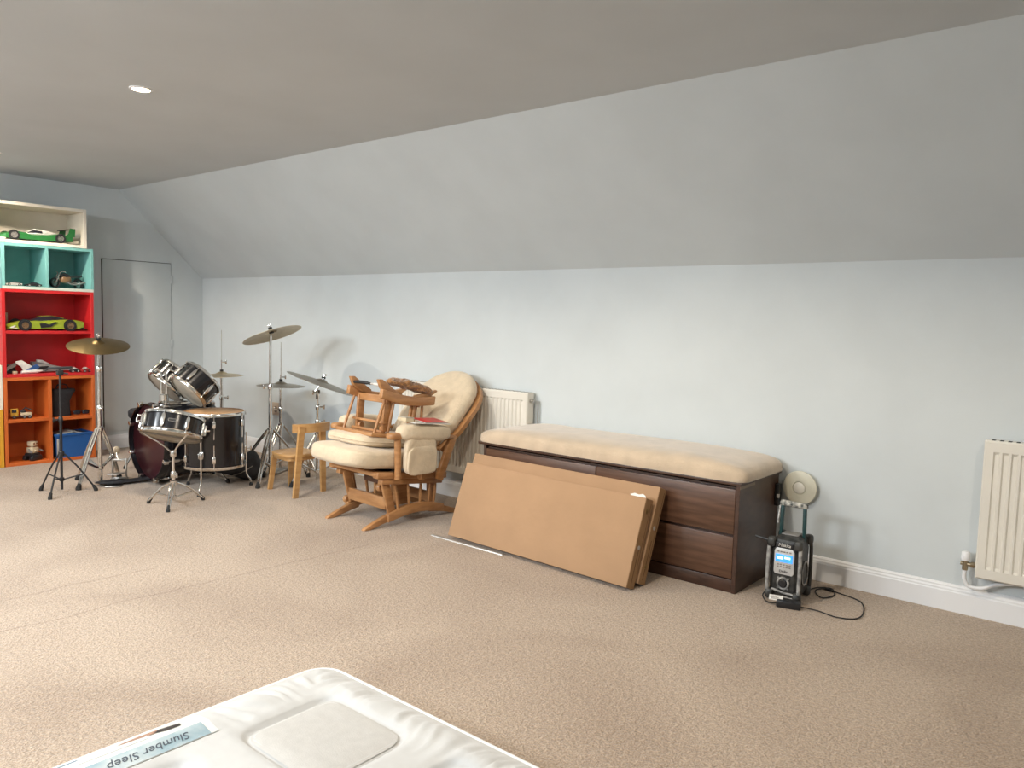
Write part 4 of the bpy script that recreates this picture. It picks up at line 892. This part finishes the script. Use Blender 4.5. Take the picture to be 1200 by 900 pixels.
for s in (-1, 1):
    x = s * W2
    ar = [(.02 + .42 * k / 12, .205 + .022 * (1 - math.sin(PI * k / 12))) for k in range(13)]; at_ = [(.44 - .42 * k / 12, .262 + .022 * (1 - math.sin(PI * k / 12))) for k in range(13)]
    bm = new(); prism(bm, ar + at_, .034, SIDE(x + s * .012), .006); obj('runner', bm, m_oak, f)
    bm = new(); prism(bm, [(.0, .335), (.03, .34), (.12, .295), (.17, .272), (.17, .245), (.10, .250), (.03, .285)], .028, SIDE(x - s * .014), .004); obj('runner_toe', bm, m_oak, f)
    bm = new(); prism(bm, [(.30, .272), (.40, .30), (.46, .325), (.475, .315), (.40, .262), (.30, .245)], .028, SIDE(x - s * .014), .004); obj('runner_heel', bm, m_oak, f)
    for ya, yb in ((.02, .065), (.12, .135), (.30, .30), (.375, .36)):
        bm = new(); tube(bm, [(x, ya, .015), (x, (ya + yb) / 2, .12), (x, yb, .222)], [.008, .010, .008], 10); obj('spindle', bm, m_oak, f)
    bm = new(); bar(bm, (x - s * .022, .115, .03), (x - s * .022, .10, .235), .020, .05, (0, 1, 0), .005); obj('swing_arm', bm, m_oak, f)
    bm = new(); bar(bm, (x - s * .022, .30, .03), (x - s * .022, .315, .235), .020, .05, (0, 1, 0), .005); obj('swing_arm', bm, m_oak, f)
    bm = new(); lathe(bm, [(0, .012), (.018, .012), (.022, .004), (.022, -.012), (0, -.012)], 16, T((x - s * .04, .115, .045)) @ R(PI / 2, 'Y')); obj('pivot_cap', bm, m_oak, f)
bm = new(); box(bm, -W2, W2, .085, .105, .20, .245, .004); obj('cross_rail', bm, m_oak, f)
for za in (.075, .02):
    bm = new(); box(bm, -W2, W2, .073, .10, za, za + .015, .003); obj('cross_bar', bm, m_oak, f)
bm = new(); box(bm, -W2, W2, .325, .345, .20, .245, .004); obj('cross_rail', bm, m_oak, f)
# things lying on the footstool
t = thing('fur_duster', 'orange brown furry duster lying across the upturned footstool', 'duster', M=F @ T((.115, .27, .318)) @ R(math.radians(-5), 'X') @ R(math.radians(80), 'Z'))
m_fur = pbr('ginger_fur', (.36, .165, .048), .9, var=.45, vs=60, bump=.9, bs=160, sheen=.5)
random.seed(3)
bm = new()
pillow(bm, .165, .062, .028, .8, .75, 12, 44, None, lambda p: Vector((p.x + noise.noise(p * 40) * .012, p.y + noise.noise(p * 38 + Vector((9, 0, 0))) * .016, p.z + noise.noise(p * 26) * .014 + .010 * math.cos(p.x * 9)))); b_ = obj('fur_body', bm, m_fur, t)
bm = new()
for k in range(420):
    a = random.uniform(0, 2 * PI); r_ = random.uniform(.1, 1); p0 = Vector((.16 * r_ * math.cos(a), .058 * r_ * math.sin(a), .020 * (1 - r_ * r_) + .008)); dr_ = Vector((math.cos(a) * random.uniform(.2, 1), math.sin(a) * random.uniform(.2, 1), random.uniform(.05, .5))).normalized() * random.uniform(.018, .034)
    sd_ = dr_.cross(UP).normalized() * .0022; va = bm.verts.new(p0 - sd_); vb = bm.verts.new(p0 + sd_); vc = bm.verts.new(p0 + dr_); bm.faces.new((va, vb, vc))
o_ = obj('fur_tufts', bm, m_fur, t, 0); o_['kind'] = 'stuff'
t = thing('brush_handle', 'short black handled brush lying on the upturned footstool', 'brush', M=F @ T((-.065, .045, .300)) @ R(math.radians(12), 'Z'))
bm = new(); tube(bm, bez([(-.075, 0, .004), (-.03, 0, .008), (.03, 0, .008), (.07, 0, .006)], 5), [.009] * 4 + [.011] * 8 + [.008] * 4, 10); obj('handle', bm, k_black, t)
bm = new(); cyl(bm, (-.078, 0, .004), (-.072, 0, .004), .006, 10); cyl(bm, (.07, 0, .006), (.10, 0, .006), .006, 10); obj('ferrule', bm, k_lgrey, t)
bm = new(); pillow(bm, .035, .016, .010, .7, .6, 8, 16, T((.13, 0, .006))); obj('bristles', bm, k_wht, t)
# papers on the right arm pad
AM = G @ T((.293, .37, .620)) @ R(math.radians(-5.5), 'X')
t = thing('paper_stack', 'small stack of white papers on the rocking chair arm', 'papers', M=AM)
bm = new(); box(bm, -.058, .062, -.12, .16, 0, .005, .001); obj('sheets', bm, k_wht, t)
t = thing('red_booklet', 'red booklet lying on papers on the rocking chair arm', 'booklet', M=AM @ T((.0, .03, .0142)) @ R(math.radians(9), 'Z') @ R(math.radians(8), 'Y'))
bm = new(); box(bm, -.055, .055, -.09, .12, 0, .004, .001); obj('pages', bm, k_wht, t)
bm = new(); box(bm, -.057, .057, -.092, .122, .004, .0055, .0005); box(bm, -.057, -.055, -.092, .122, 0, .004); obj('cover', bm, pbr('red_cover', (.50, .030, .025), .45, var=.15), t)
t = thing('card_box', 'small cream card box on the rocking chair arm beside the booklet', 'box', M=AM @ T((-.02, -.095, .0055)))
bm = new(); box(bm, -.045, .035, -.06, .0, 0, .022, .002); obj('carton', bm, k_cream, t)
bm = new(); box(bm, -.046, .036, -.061, .001, .022, .028, .002); obj('lid', bm, pbr('grey_card', (.42, .38, .31), .8, var=.08), t)

# ================================================================== BENCH CHEST
t = thing('chest_bench', 'dark walnut drawer chest with a beige padded bench top', 'bench chest', (-2.265, 3.425, 0))
HWc = .80; DP = .475; HC = .515
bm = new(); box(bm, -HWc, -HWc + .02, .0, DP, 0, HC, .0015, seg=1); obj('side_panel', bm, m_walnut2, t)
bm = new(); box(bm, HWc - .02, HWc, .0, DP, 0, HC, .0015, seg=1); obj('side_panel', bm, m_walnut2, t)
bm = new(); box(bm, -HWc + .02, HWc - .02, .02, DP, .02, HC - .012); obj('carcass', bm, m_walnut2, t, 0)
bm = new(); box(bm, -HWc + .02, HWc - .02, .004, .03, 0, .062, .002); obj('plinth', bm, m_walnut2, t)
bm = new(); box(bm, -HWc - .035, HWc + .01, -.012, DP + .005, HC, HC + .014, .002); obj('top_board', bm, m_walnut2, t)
for x0, x1 in ((-HWc + .021, -.003), (.003, HWc - .021)):
    for z0, z1 in ((.068, .268), (.282, .494)):
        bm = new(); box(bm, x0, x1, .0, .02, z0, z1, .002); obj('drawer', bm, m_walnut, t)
def benchw(p):
    n = noise.noise(p * 5) * .004
    return Vector((p.x, p.y, p.z + n if p.z > 0 else p.z))
bm = new(); pillow(bm, HWc + .040, .256, .092, .52, .14, 24, 128, None, benchw)
for v in bm.verts: v.co.z = v.co.z if v.co.z > 0 else max(v.co.z * .3, -.006)
mz = min(v.co.z for v in bm.verts)
bmesh.ops.translate(bm, vec=(-.012, .240, HC + .0145 - mz), verts=bm.verts[:])
obj('bench_cushion', bm, m_bench, t, 60)
bm = new(); box(bm, HWc, HWc + .022, DP - .050, DP - .012, .355, .465, .003); br = obj('rear_bracket', bm, k_black, t)
bm = new(); box(bm, HWc + .012, HWc + .0235, DP - .052, DP - .038, .395, .415, .001); obj('bracket_label', bm, k_wht, br)
bm = new(); box(bm, HWc + .0002, HWc + .002, -.0, .17, HC - .018, HC - .002); obj('veneer_chip', bm, pbr('bare_edge', (.22, .17, .13), .7, var=.1), t)

# ================================================================== FLAT-PACK BOXES
def flatbox(label, B0, L, tilt, ln, ht, th, blobs):
    """B0 = bottom right front corner on floor, L = unit direction along length"""
    L = Vector(L).normalized(); nb = Vector((L.y, -L.x, 0));  nb = nb if nb.y > 0 else -nb     # towards the wall
    v = (UP * math.cos(tilt) + nb * math.sin(tilt)); nn = nb * math.cos(tilt) - UP * math.sin(tilt)
    drop = th * math.sin(tilt)
    M_ = axes(L, nn, v, Vector(B0) + UP * drop)
    t = thing('flat_box', label, 'cardboard box', M=M_, group='flat cardboard boxes')
    bm = new(); box(bm, 0, ln, 0, th, 0, ht, .003); obj('carton', bm, m_card, t)
    bm = new(); box(bm, -.0012, .0, .003, th - .003, .003, ht - .003, .0003, seg=1); e = obj('end_flap', bm, m_card2, t)
    bm = new(); box(bm, -.0018, -.0012, th * .45, th * .52, .02, ht * .45); box(bm, -.0018, -.0012, th * .75, th * .80, ht * .25, ht - .02); obj('flap_slit', bm, pbr('card_slit', (.16, .085, .04), .9, var=.1), e, 0)
    for (fz, fy, kind) in blobs:
        Mb = T((-.0016, th * fy, ht * fz)) @ R(PI / 2, 'Y')
        if kind == 'dot': bm = new(); lathe(bm, [(0, -.0006), (.0105, -.0006), (.0105, .0008), (0, .0008)], 18, Mb); obj('round_sticker', bm, k_lgrey, t)
        else:
            bm = new(); lathe(bm, [(.0045, -.001), (.011, -.001), (.011, .0012), (.0045, .0012), (.0045, -.001)], 18, Mb); obj('staple_ring', bm, pbr('dull_brass', (.35, .25, .10), .4, .8, var=.2), t)
    return t, M_
t1, M1 = flatbox('flat cardboard box leaning in front of a second one', (-1.849, 3.085, .0), (-1, .0405, 0), math.radians(19.5), 1.216, .428, .070, [(.86, .45, 'ring'), (.45, .45, 'dot')])
t2, M2 = flatbox('flat cardboard box sandwiched between another and the drawer chest', (-1.8376, 3.172, .0), (-1, .0243, 0), math.radians(21), 1.250, .472, .066, [(.58, .45, 'dot'), (.18, .5, 'ring')])
bm = new(); prism(bm, [(-.010, 0), (.07, 0), (.080, .004), (.055, .014), (.03, .010), (.01, .016), (-.005, .010)], .0015, M1 @ T((.012, -.0016, .462)) @ R(PI / 2, 'X') @ R(0, 'Z') if False else T((0, 0, 0)))
o_ = obj('torn_paper', bm, k_wht, t1); o_.matrix_local = T((.015, .004, .428)) @ R(PI / 2, 'X')
# thin metal strip on the carpet
t = thing('trim_strip', 'thin pale metal trim strip on the carpet by the cardboard boxes', 'trim strip', (-2.905, 3.122, 0), 0)
bm = new(); prism(bm, [(-.012, 0), (.012, 0), (.010, .005), (0, .007), (-.010, .005)], .54, axes((0, 1, 0), (0, 0, 1), (1, 0, 0))); obj('strip', bm, pbr('pale_aluminium', (.66, .64, .60), .35, .7, var=.1), t, 20)

# ================================================================== JOBSITE RADIO
RY = math.radians(3); RM = T((-1.268, 3.565, 0)) @ R(RY, 'Z') @ Matrix.Diagonal((.96, .80, 1, 1))
t = thing('jobsite_radio', 'paint spattered black jobsite radio with a blue display', 'radio', M=RM)
m_rad_k = pbr('scuffed_black_plastic', (.016, .017, .017), .45, col2=(.055, .053, .048), vs=40, bump=.15, bs=60); m_teal_k = pbr('dark_teal_plastic', (.006, .035, .040), .4, col2=(.012, .05, .05), vs=20)
m_silver = pbr('silver_plastic', (.62, .62, .61), .35, .3, var=.12, vs=20); m_guard = pbr('scuffed_grey_guard', (.40, .39, .37), .5, col2=(.12, .12, .12), vs=35)
bm = new(); loft(bm, [[(x, y, z) for x, y in ((-w_, -d_ + .02), (-w_ + .02, -d_), (w_ - .02, -d_), (w_, -d_ + .02), (w_, d_ - .02), (w_ - .02, d_), (-w_ + .02, d_), (-w_, d_ - .02))] for z, w_, d_ in ((.022, .060, .085), (.05, .068, .098), (.24, .068, .098), (.285, .060, .085), (.297, .045, .06))]); obj('body', bm, m_rad_k, t, 25)
for sx in (-1, 1):
    for sy_ in (-1, 1):
        bm = new(); tube(bm, bez([(sx * .066, sy_ * .088, .03), (sx * .074, sy_ * .104, .06), (sx * .074, sy_ * .104, .235), (sx * .064, sy_ * .088, .278)], 6), .009, 10); obj('corner_guard', bm, m_guard if sy_ < 0 else m_rad_k, t)
        for z in (.030, .272): bm = new(); pillow(bm, .020, .024, .024, .6, .6, 8, 16, T((sx * .064, sy_ * .094, z))); obj('corner_bumper', bm, m_rad_k, t)
bm = new(); prism(bm, [(-.047, -.052), (-.040, -.062), (.040, -.062), (.047, -.052), (.047, .045), (.038, .060), (-.038, .060), (-.047, .045)], .008, T((0, -.100, .190)) @ R(PI / 2, 'X'), .002); fp = obj('front_panel', bm, m_silver, t)
bm = new(); box(bm, -.040, .040, -.1062, -.1042, .186, .222, .001); obj('display', bm, pbr('blue_display', (.05, .30, .95), .3, emit=1.1, var=.35, vs=60), fp)
bm = new(); box(bm, -.032, -.004, -.1068, -.1062, .199, .211); box(bm, .002, .030, -.1068, -.1062, .203, .213); obj('display_text', bm, pbr('display_print', (.75, .9, 1), .3, emit=.8), fp, 0)
for z in (.234, .174, .164):
    for x in (-.028, -.014, 0, .014, .028):
        bm = new(); box(bm, x - .005, x + .005, -.1062, -.104, z - .003, z + .003, .001); obj('button', bm, pbr('button_grey', (.25, .22, .20), .5, var=.2), fp)
FX = lambda x, z, y=-.1055: T((x, y, z)) @ R(PI / 2, 'X')
lettering('lettering', 'DAB+', .016, FX(0, .143), k_black, fp)
bm = new(); box(bm, -.042, .042, -.108, -.098, .254, .276, .003); bd = obj('brand_plate', bm, k_black, t)
lettering('lettering', 'Makita', .022, FX(0, .265, -.1082), k_wht, bd, shear=.2)
bm = new(); lathe(bm, [(.020, .0), (.030, .0), (.030, .008), (.026, .012), (.021, .010), (.020, 0)], 28, FX(0, .088, -.097)); kr = obj('knob_ring', bm, m_guard, t)
for a in (45, 135, 225, 315): bm = new(); box(bm, .028, .038, -.005, .005, 0, .009, .002, FX(0, .088, -.097) @ R(math.radians(a), 'Z')); obj('ring_lug', bm, m_guard, kr)
bm = new(); lathe(bm, [(0, .018), (.015, .018), (.018, .015), (.019, 0)], 24, FX(0, .088, -.097)); obj('volume_knob', bm, k_black, t)
bm = new(); tube(bm, bez([(-.052, -.104, .045), (-.045, -.112, .056), (-.01, -.112, .050), (.01, -.112, .046), (.045, -.112, .046), (.052, -.104, .034), (.045, -.112, .026), (.0, -.112, .028)], 5), .005, 8); obj('lower_guard', bm, m_guard, t)
# speaker grille on the right flank
for sx in (-1, 1):
    bm = new(); lathe(bm, [(.0, .004), (.046, .004), (.050, .009), (.056, .009), (.058, 0)], 28, T((sx * .067, 0, .13)) @ R(sx * PI / 2, 'Y')); sp = obj('speaker_grille', bm, m_rad_k, t)
    bm = new(); lathe(bm, [(.050, .0095), (.054, .0115), (.058, .0095)], 28, T((sx * .067, 0, .13)) @ R(sx * PI / 2, 'Y')); obj('grille_ring', bm, m_guard, sp)
# tall carrying handle
for sx in (-1, 1):
    bm = new(); bar(bm, (sx * .056, .03, .27), (sx * .052, .03, .428), .016, .026, (0, 1, 0), .005); h_ = obj('handle_post', bm, m_teal_k, t)
bm = new(); bar(bm, (-.066, .03, .438), (.066, .03, .434), .030, .026, UP, .009); obj('handle_grip', bm, pbr('paint_spattered_grip', (.60, .58, .52), .7, col2=(.05, .06, .06), vs=55, bump=.3), h_)
bm = new(); bar(bm, (-.064, .024, .425), (-.070, .018, .34), .008, .012, (0, 1, 0), .002); obj('paint_drip', bm, pbr('dried_white_paint', (.70, .70, .68), .6, col2=(.2, .2, .2), vs=60), h_)
bm = new(); tube(bm, [(-.06, -.07, .268), (-.095, -.075, .272), (-.15, -.08, .280)], [.009, .0075, .005], 8); obj('aerial', bm, m_blackm, t)
bm = new(); box(bm, -.04, .04, -.02, .06, .297, .302, .002); obj('top_hatch', bm, k_grey, t)
# power adaptor, paper tag and cable
t = thing('power_adaptor', 'black power adaptor with cable on the carpet before the radio', 'power adaptor', (-1.215, 3.435, 0), math.radians(16))
bm = new(); box(bm, -.052, .052, -.024, .024, 0, .034, .006); obj('adaptor', bm, k_black, t)
inv = Matrix.Rotation(-math.radians(16), 4, 'Z') @ T((1.215, -3.435, 0))
pts = [(-1.166, 3.449, .012), (-1.10, 3.478, .004), (-1.014, 3.458, .004), (-.945, 3.500, .004), (-.942, 3.600, .004), (-.992, 3.735, .004), (-1.09, 3.782, .004), (-1.175, 3.80, .004), (-1.20, 3.74, .005), (-1.145, 3.66, .005), (-1.112, 3.735, .005), (-1.150, 3.82, .006), (-1.205, 3.78, .008), (-1.225, 3.69, .010)]
bm = new(); tube(bm, [inv @ p for p in bez(pts, 10)], .0028, 6); cb = obj('cable', bm, m_rubber, t)
bm = new(); bar(bm, inv @ Vector((-1.13, 3.785, .007)), inv @ Vector((-1.172, 3.80, .007)), .012, .011, UP, .003); obj('cable_bead', bm, m_rubber, cb)
bm = new(); tube(bm, [inv @ p for p in bez([(-1.265, 3.425, .012), (-1.31, 3.425, .006), (-1.345, 3.46, .02), (-1.335, 3.492, .045)], 8)], .003, 6); obj('cable_end', bm, m_rubber, t)
t = thing('paper_tag', 'small white paper tag on the black power adaptor', 'tag', M=T((-1.268, 3.420, .036)) @ R(math.radians(16), 'Z') @ R(math.radians(38), 'X'))
bm = new(); box(bm, -.030, .030, -.014, .014, 0, .001); obj('tag', bm, k_wht, t, 0)
bm = new()
for k in range(3): box(bm, -.022, .020 - .008 * k, -.007 + .006 * k, -.004 + .006 * k, .001, .0012)
obj('print_lines', bm, k_grey, t, 0)

# ================================================================== MATTRESS
MX0, MX1, MY0, MY1, MZ = -1.893, .03, .04, 1.415, .185
t = thing('mattress', 'white tufted mattress with satin panels lying on the carpet', 'mattress', ((MX0 + MX1) / 2, (MY0 + MY1) / 2, 0))
hx, hy = (MX1 - MX0) / 2, (MY1 - MY0) / 2
PC = [(-1.545, 1.155), (-1.545, .730), (-1.545, .305)]
pan = [(px, py) for px in (-1.545, -1.075, -.605, -.135 - .03) for py in (1.155, .730, .305)]
pan = [(px - (MX0 + MX1) / 2, py - (MY0 + MY1) / 2) for px, py in pan]
PA, PB = .155, .135
def sd(x, y, cx, cy, a, b):          # superellipse distance-like measure, 1 on the edge of the panel
    return ((abs(x - cx) / a) ** 7 + (abs(y - cy) / b) ** 7) ** (1 / 7)
def topz(x, y):
    e = min(hx - abs(x), hy - abs(y)); z = MZ
    z += .018 * min(1, max(0, e) / .05) ** .5
    m_ = min(sd(x, y, cx, cy, PA, PB) for cx, cy in pan)
    z += .004 * max(0, 1 - m_ ** 3) - .008 if m_ < 1 else .010 * min(1, (m_ - 1) / .25) - .008
    z -= .010 * math.exp(-((m_ - 1.03) / .05) ** 2)
    z += .012 * math.exp(-((e - .09) / .05) ** 2)
    if m_ > 1.05:
        u = min(1, (m_ - 1.05) / .2) * min(1, e / .03)
        along = x if (hy - abs(y)) < (hx - abs(x)) else y
        k_ = noise.noise(Vector((along * 26 + noise.noise(Vector((x * 6, y * 6, 1))) * 1.5, e * 3, 2)))
        env = math.exp(-((e - .085) / .06) ** 2)
        if x < -hx + .17 and y < .30: env *= max(0, min(1, (y - .26) / .04)); u *= max(0, min(1, (y - .26) / .04))   # smooth under the printed label
        z += u * env * .010 * (.45 - min(1, abs(k_) * 2.6)) + u * .004 * noise.noise(Vector((x * 11, y * 11, 3)))
    return z
NXm, NYm = 250, 190
bm = new(); rc = .075
def plan(x, y):                       # round the plan corners
    ax, ay = hx - abs(x), hy - abs(y)
    if ax < rc and ay < rc:
        dx, dy = rc - ax, rc - ay; m_ = max(dx, dy); l = math.hypot(dx, dy)
        if l > 0: dx, dy = dx * m_ / l, dy * m_ / l
        return math.copysign(hx - rc + dx, x), math.copysign(hy - rc + dy, y)
    return x, y
Vt = [[None] * (NYm + 1) for _ in range(NXm + 1)]
for i in range(NXm + 1):
    for j in range(NYm + 1):
        x = -hx + 2 * hx * i / NXm; y = -hy + 2 * hy * j / NYm; z = topz(x, y); X, Y = plan(x, y); Vt[i][j] = bm.verts.new((X, Y, z))
for i in range(NXm):
    for j in range(NYm): bm.faces.new((Vt[i][j], Vt[i + 1][j], Vt[i + 1][j + 1], Vt[i][j + 1]))
obj('top_cover', bm, m_satin, t, 0)
t_top = t.children[-1] if t.children else None
for o_ in t.children: o_.data.polygons.foreach_set('use_smooth', [True] * len(o_.data.polygons))
loop = [Vt_ for Vt_ in []]
rim = []
NS = 40
def rimpts(off=0):
    pts = []
    for cx, cy, a0 in ((hx - rc, hy - rc, 0), (-hx + rc, hy - rc, 90), (-hx + rc, -hy + rc, 180), (hx - rc, -hy + rc, 270)):
        for k in range(9): a = math.radians(a0 + 90 * k / 8); pts.append((cx + (rc + off) * math.cos(a), cy + (rc + off) * math.sin(a)))
    return pts
bm = new(); rings = []
for z, off in ((.003, -.006), (.02, .004), (.095, .008), (.17, .003), (MZ, 0)):
    rings.append([bm.verts.new((x, y, z)) for x, y in rimpts(off)])
for A, B in zip(rings, rings[1:]):
    for i in range(len(A)): bm.faces.new((A[i], A[(i + 1) % len(A)], B[(i + 1) % len(A)], B[i]))
bm.faces.new(rings[0][::-1]); obj('side_border', bm, m_satin, t, 60)
for z in (.010, MZ + .001):
    bm = new(); tube(bm, [(x, y, z) for x, y in rimpts(.004)], .007, 8, True); obj('piping', bm, m_piping, t)
for cx, cy in pan:
    bm = new(); rr_ = []
    for f in (0, .3, .6, .85, .985):
        rr_.append([bm.verts.new((lambda X, Y: (X, Y, topz(X, Y) + .0022))(cx + PA * f * sgn(math.cos(a), 2 / 7), cy + PB * f * sgn(math.sin(a), 2 / 7))) for a in rail(0, 2 * PI * 47 / 48, 48)] if f else [bm.verts.new((cx, cy, topz(cx, cy) + .0022))])
    for A, B in zip(rr_, rr_[1:]):
        for i in range(48):
            if len(A) == 1: bm.faces.new((A[0], B[i], B[(i + 1) % 48]))
            else: bm.faces.new((A[i], A[(i + 1) % 48], B[(i + 1) % 48], B[i]))
    obj('satin_panel', bm, m_satin2, t, 60)
# printed label near the left end: sheet following the surface
mcx, mcy = (MX0 + MX1) / 2, (MY0 + MY1) / 2
LX0, LX1, LY0, LY1 = -1.880, -1.745, .36, .985
def sheet(bm, x0, x1, y0, y1, lift, nx=8, ny=40):
    V = [[bm.verts.new((x0 - mcx + (x1 - x0) * i / nx, y0 - mcy + (y1 - y0) * j / ny, topz(x0 - mcx + (x1 - x0) * i / nx, y0 - mcy + (y1 - y0) * j / ny) + lift)) for j in range(ny + 1)] for i in range(nx + 1)]
    for i in range(nx):
        for j in range(ny): bm.faces.new((V[i][j], V[i + 1][j], V[i + 1][j + 1], V[i][j + 1]))
    return bm
def drape(o, lift):
    for v in o.data.vertices: v.co.z = topz(v.co.x, v.co.y) + lift + max(0, v.co.z)
bm = new(); sheet(bm, LX0, LX1, LY0, LY1, .0016); lab = obj('label_sheet', bm, pbr('label_paper', (.70, .70, .66), .35, var=.04, vs=30), t, 60)
bm = new(); sheet(bm, LX1 - .055, LX1 - .001, LY0, LY1 - .02, .0022, 6); obj('label_band', bm, pbr('label_blue', (.20, .32, .38), .4, col2=(.46, .52, .53), vs=14), lab, 60)
bm = new(); sheet(bm, LX0 + .004, LX0 + .014, LY0, .70, .0022, 3, 30); obj('label_edge', bm, pbr('label_blue_dark', (.10, .22, .33), .4, var=.3), lab, 60)
# reclining figure printed on the label as flat shapes
def blob(pts, lift, mat, name):
    bm = new(); vs = [bm.verts.new((x - mcx, y - mcy, 0)) for x, y in pts]; f_ = bm.faces.new(vs)
    bmesh.ops.triangulate(bm, faces=[f_]); bmesh.ops.subdivide_edges(bm, edges=bm.edges[:], cuts=2); 
    for v in bm.verts: v.co.z = topz(v.co.x, v.co.y) + lift
    return obj(name, bm, mat, lab, 0)
blob([(-1.862, .885), (-1.852, .905), (-1.838, .930), (-1.822, .925), (-1.824, .890), (-1.835, .868), (-1.850, .868)], .0026, pbr('print_black', (.025, .02, .02), .5, var=.2), 'printed_hair')
blob([(-1.862, .885), (-1.835, .868), (-1.838, .845), (-1.845, .80), (-1.852, .78), (-1.862, .80), (-1.868, .84)], .0028, pbr('print_skin', (.40, .22, .15), .5, var=.2), 'printed_figure')
blob([(-1.845, .86), (-1.822, .84), (-1.826, .70), (-1.840, .56), (-1.858, .56), (-1.856, .72), (-1.852, .80)], .0024, pbr('print_white', (.80, .79, .76), .5, var=.1), 'printed_sheet')
# lettering is read from the foot end
txt = lettering('lettering', 'Slumber Sleep', .034, T((LX1 - .026 - mcx, .825 - mcy, 0)) @ R(-PI / 2, 'Z'), pbr('print_navy', (.05, .07, .10), .5, var=.1), lab, .0003, .25)
drape(txt, .0028)
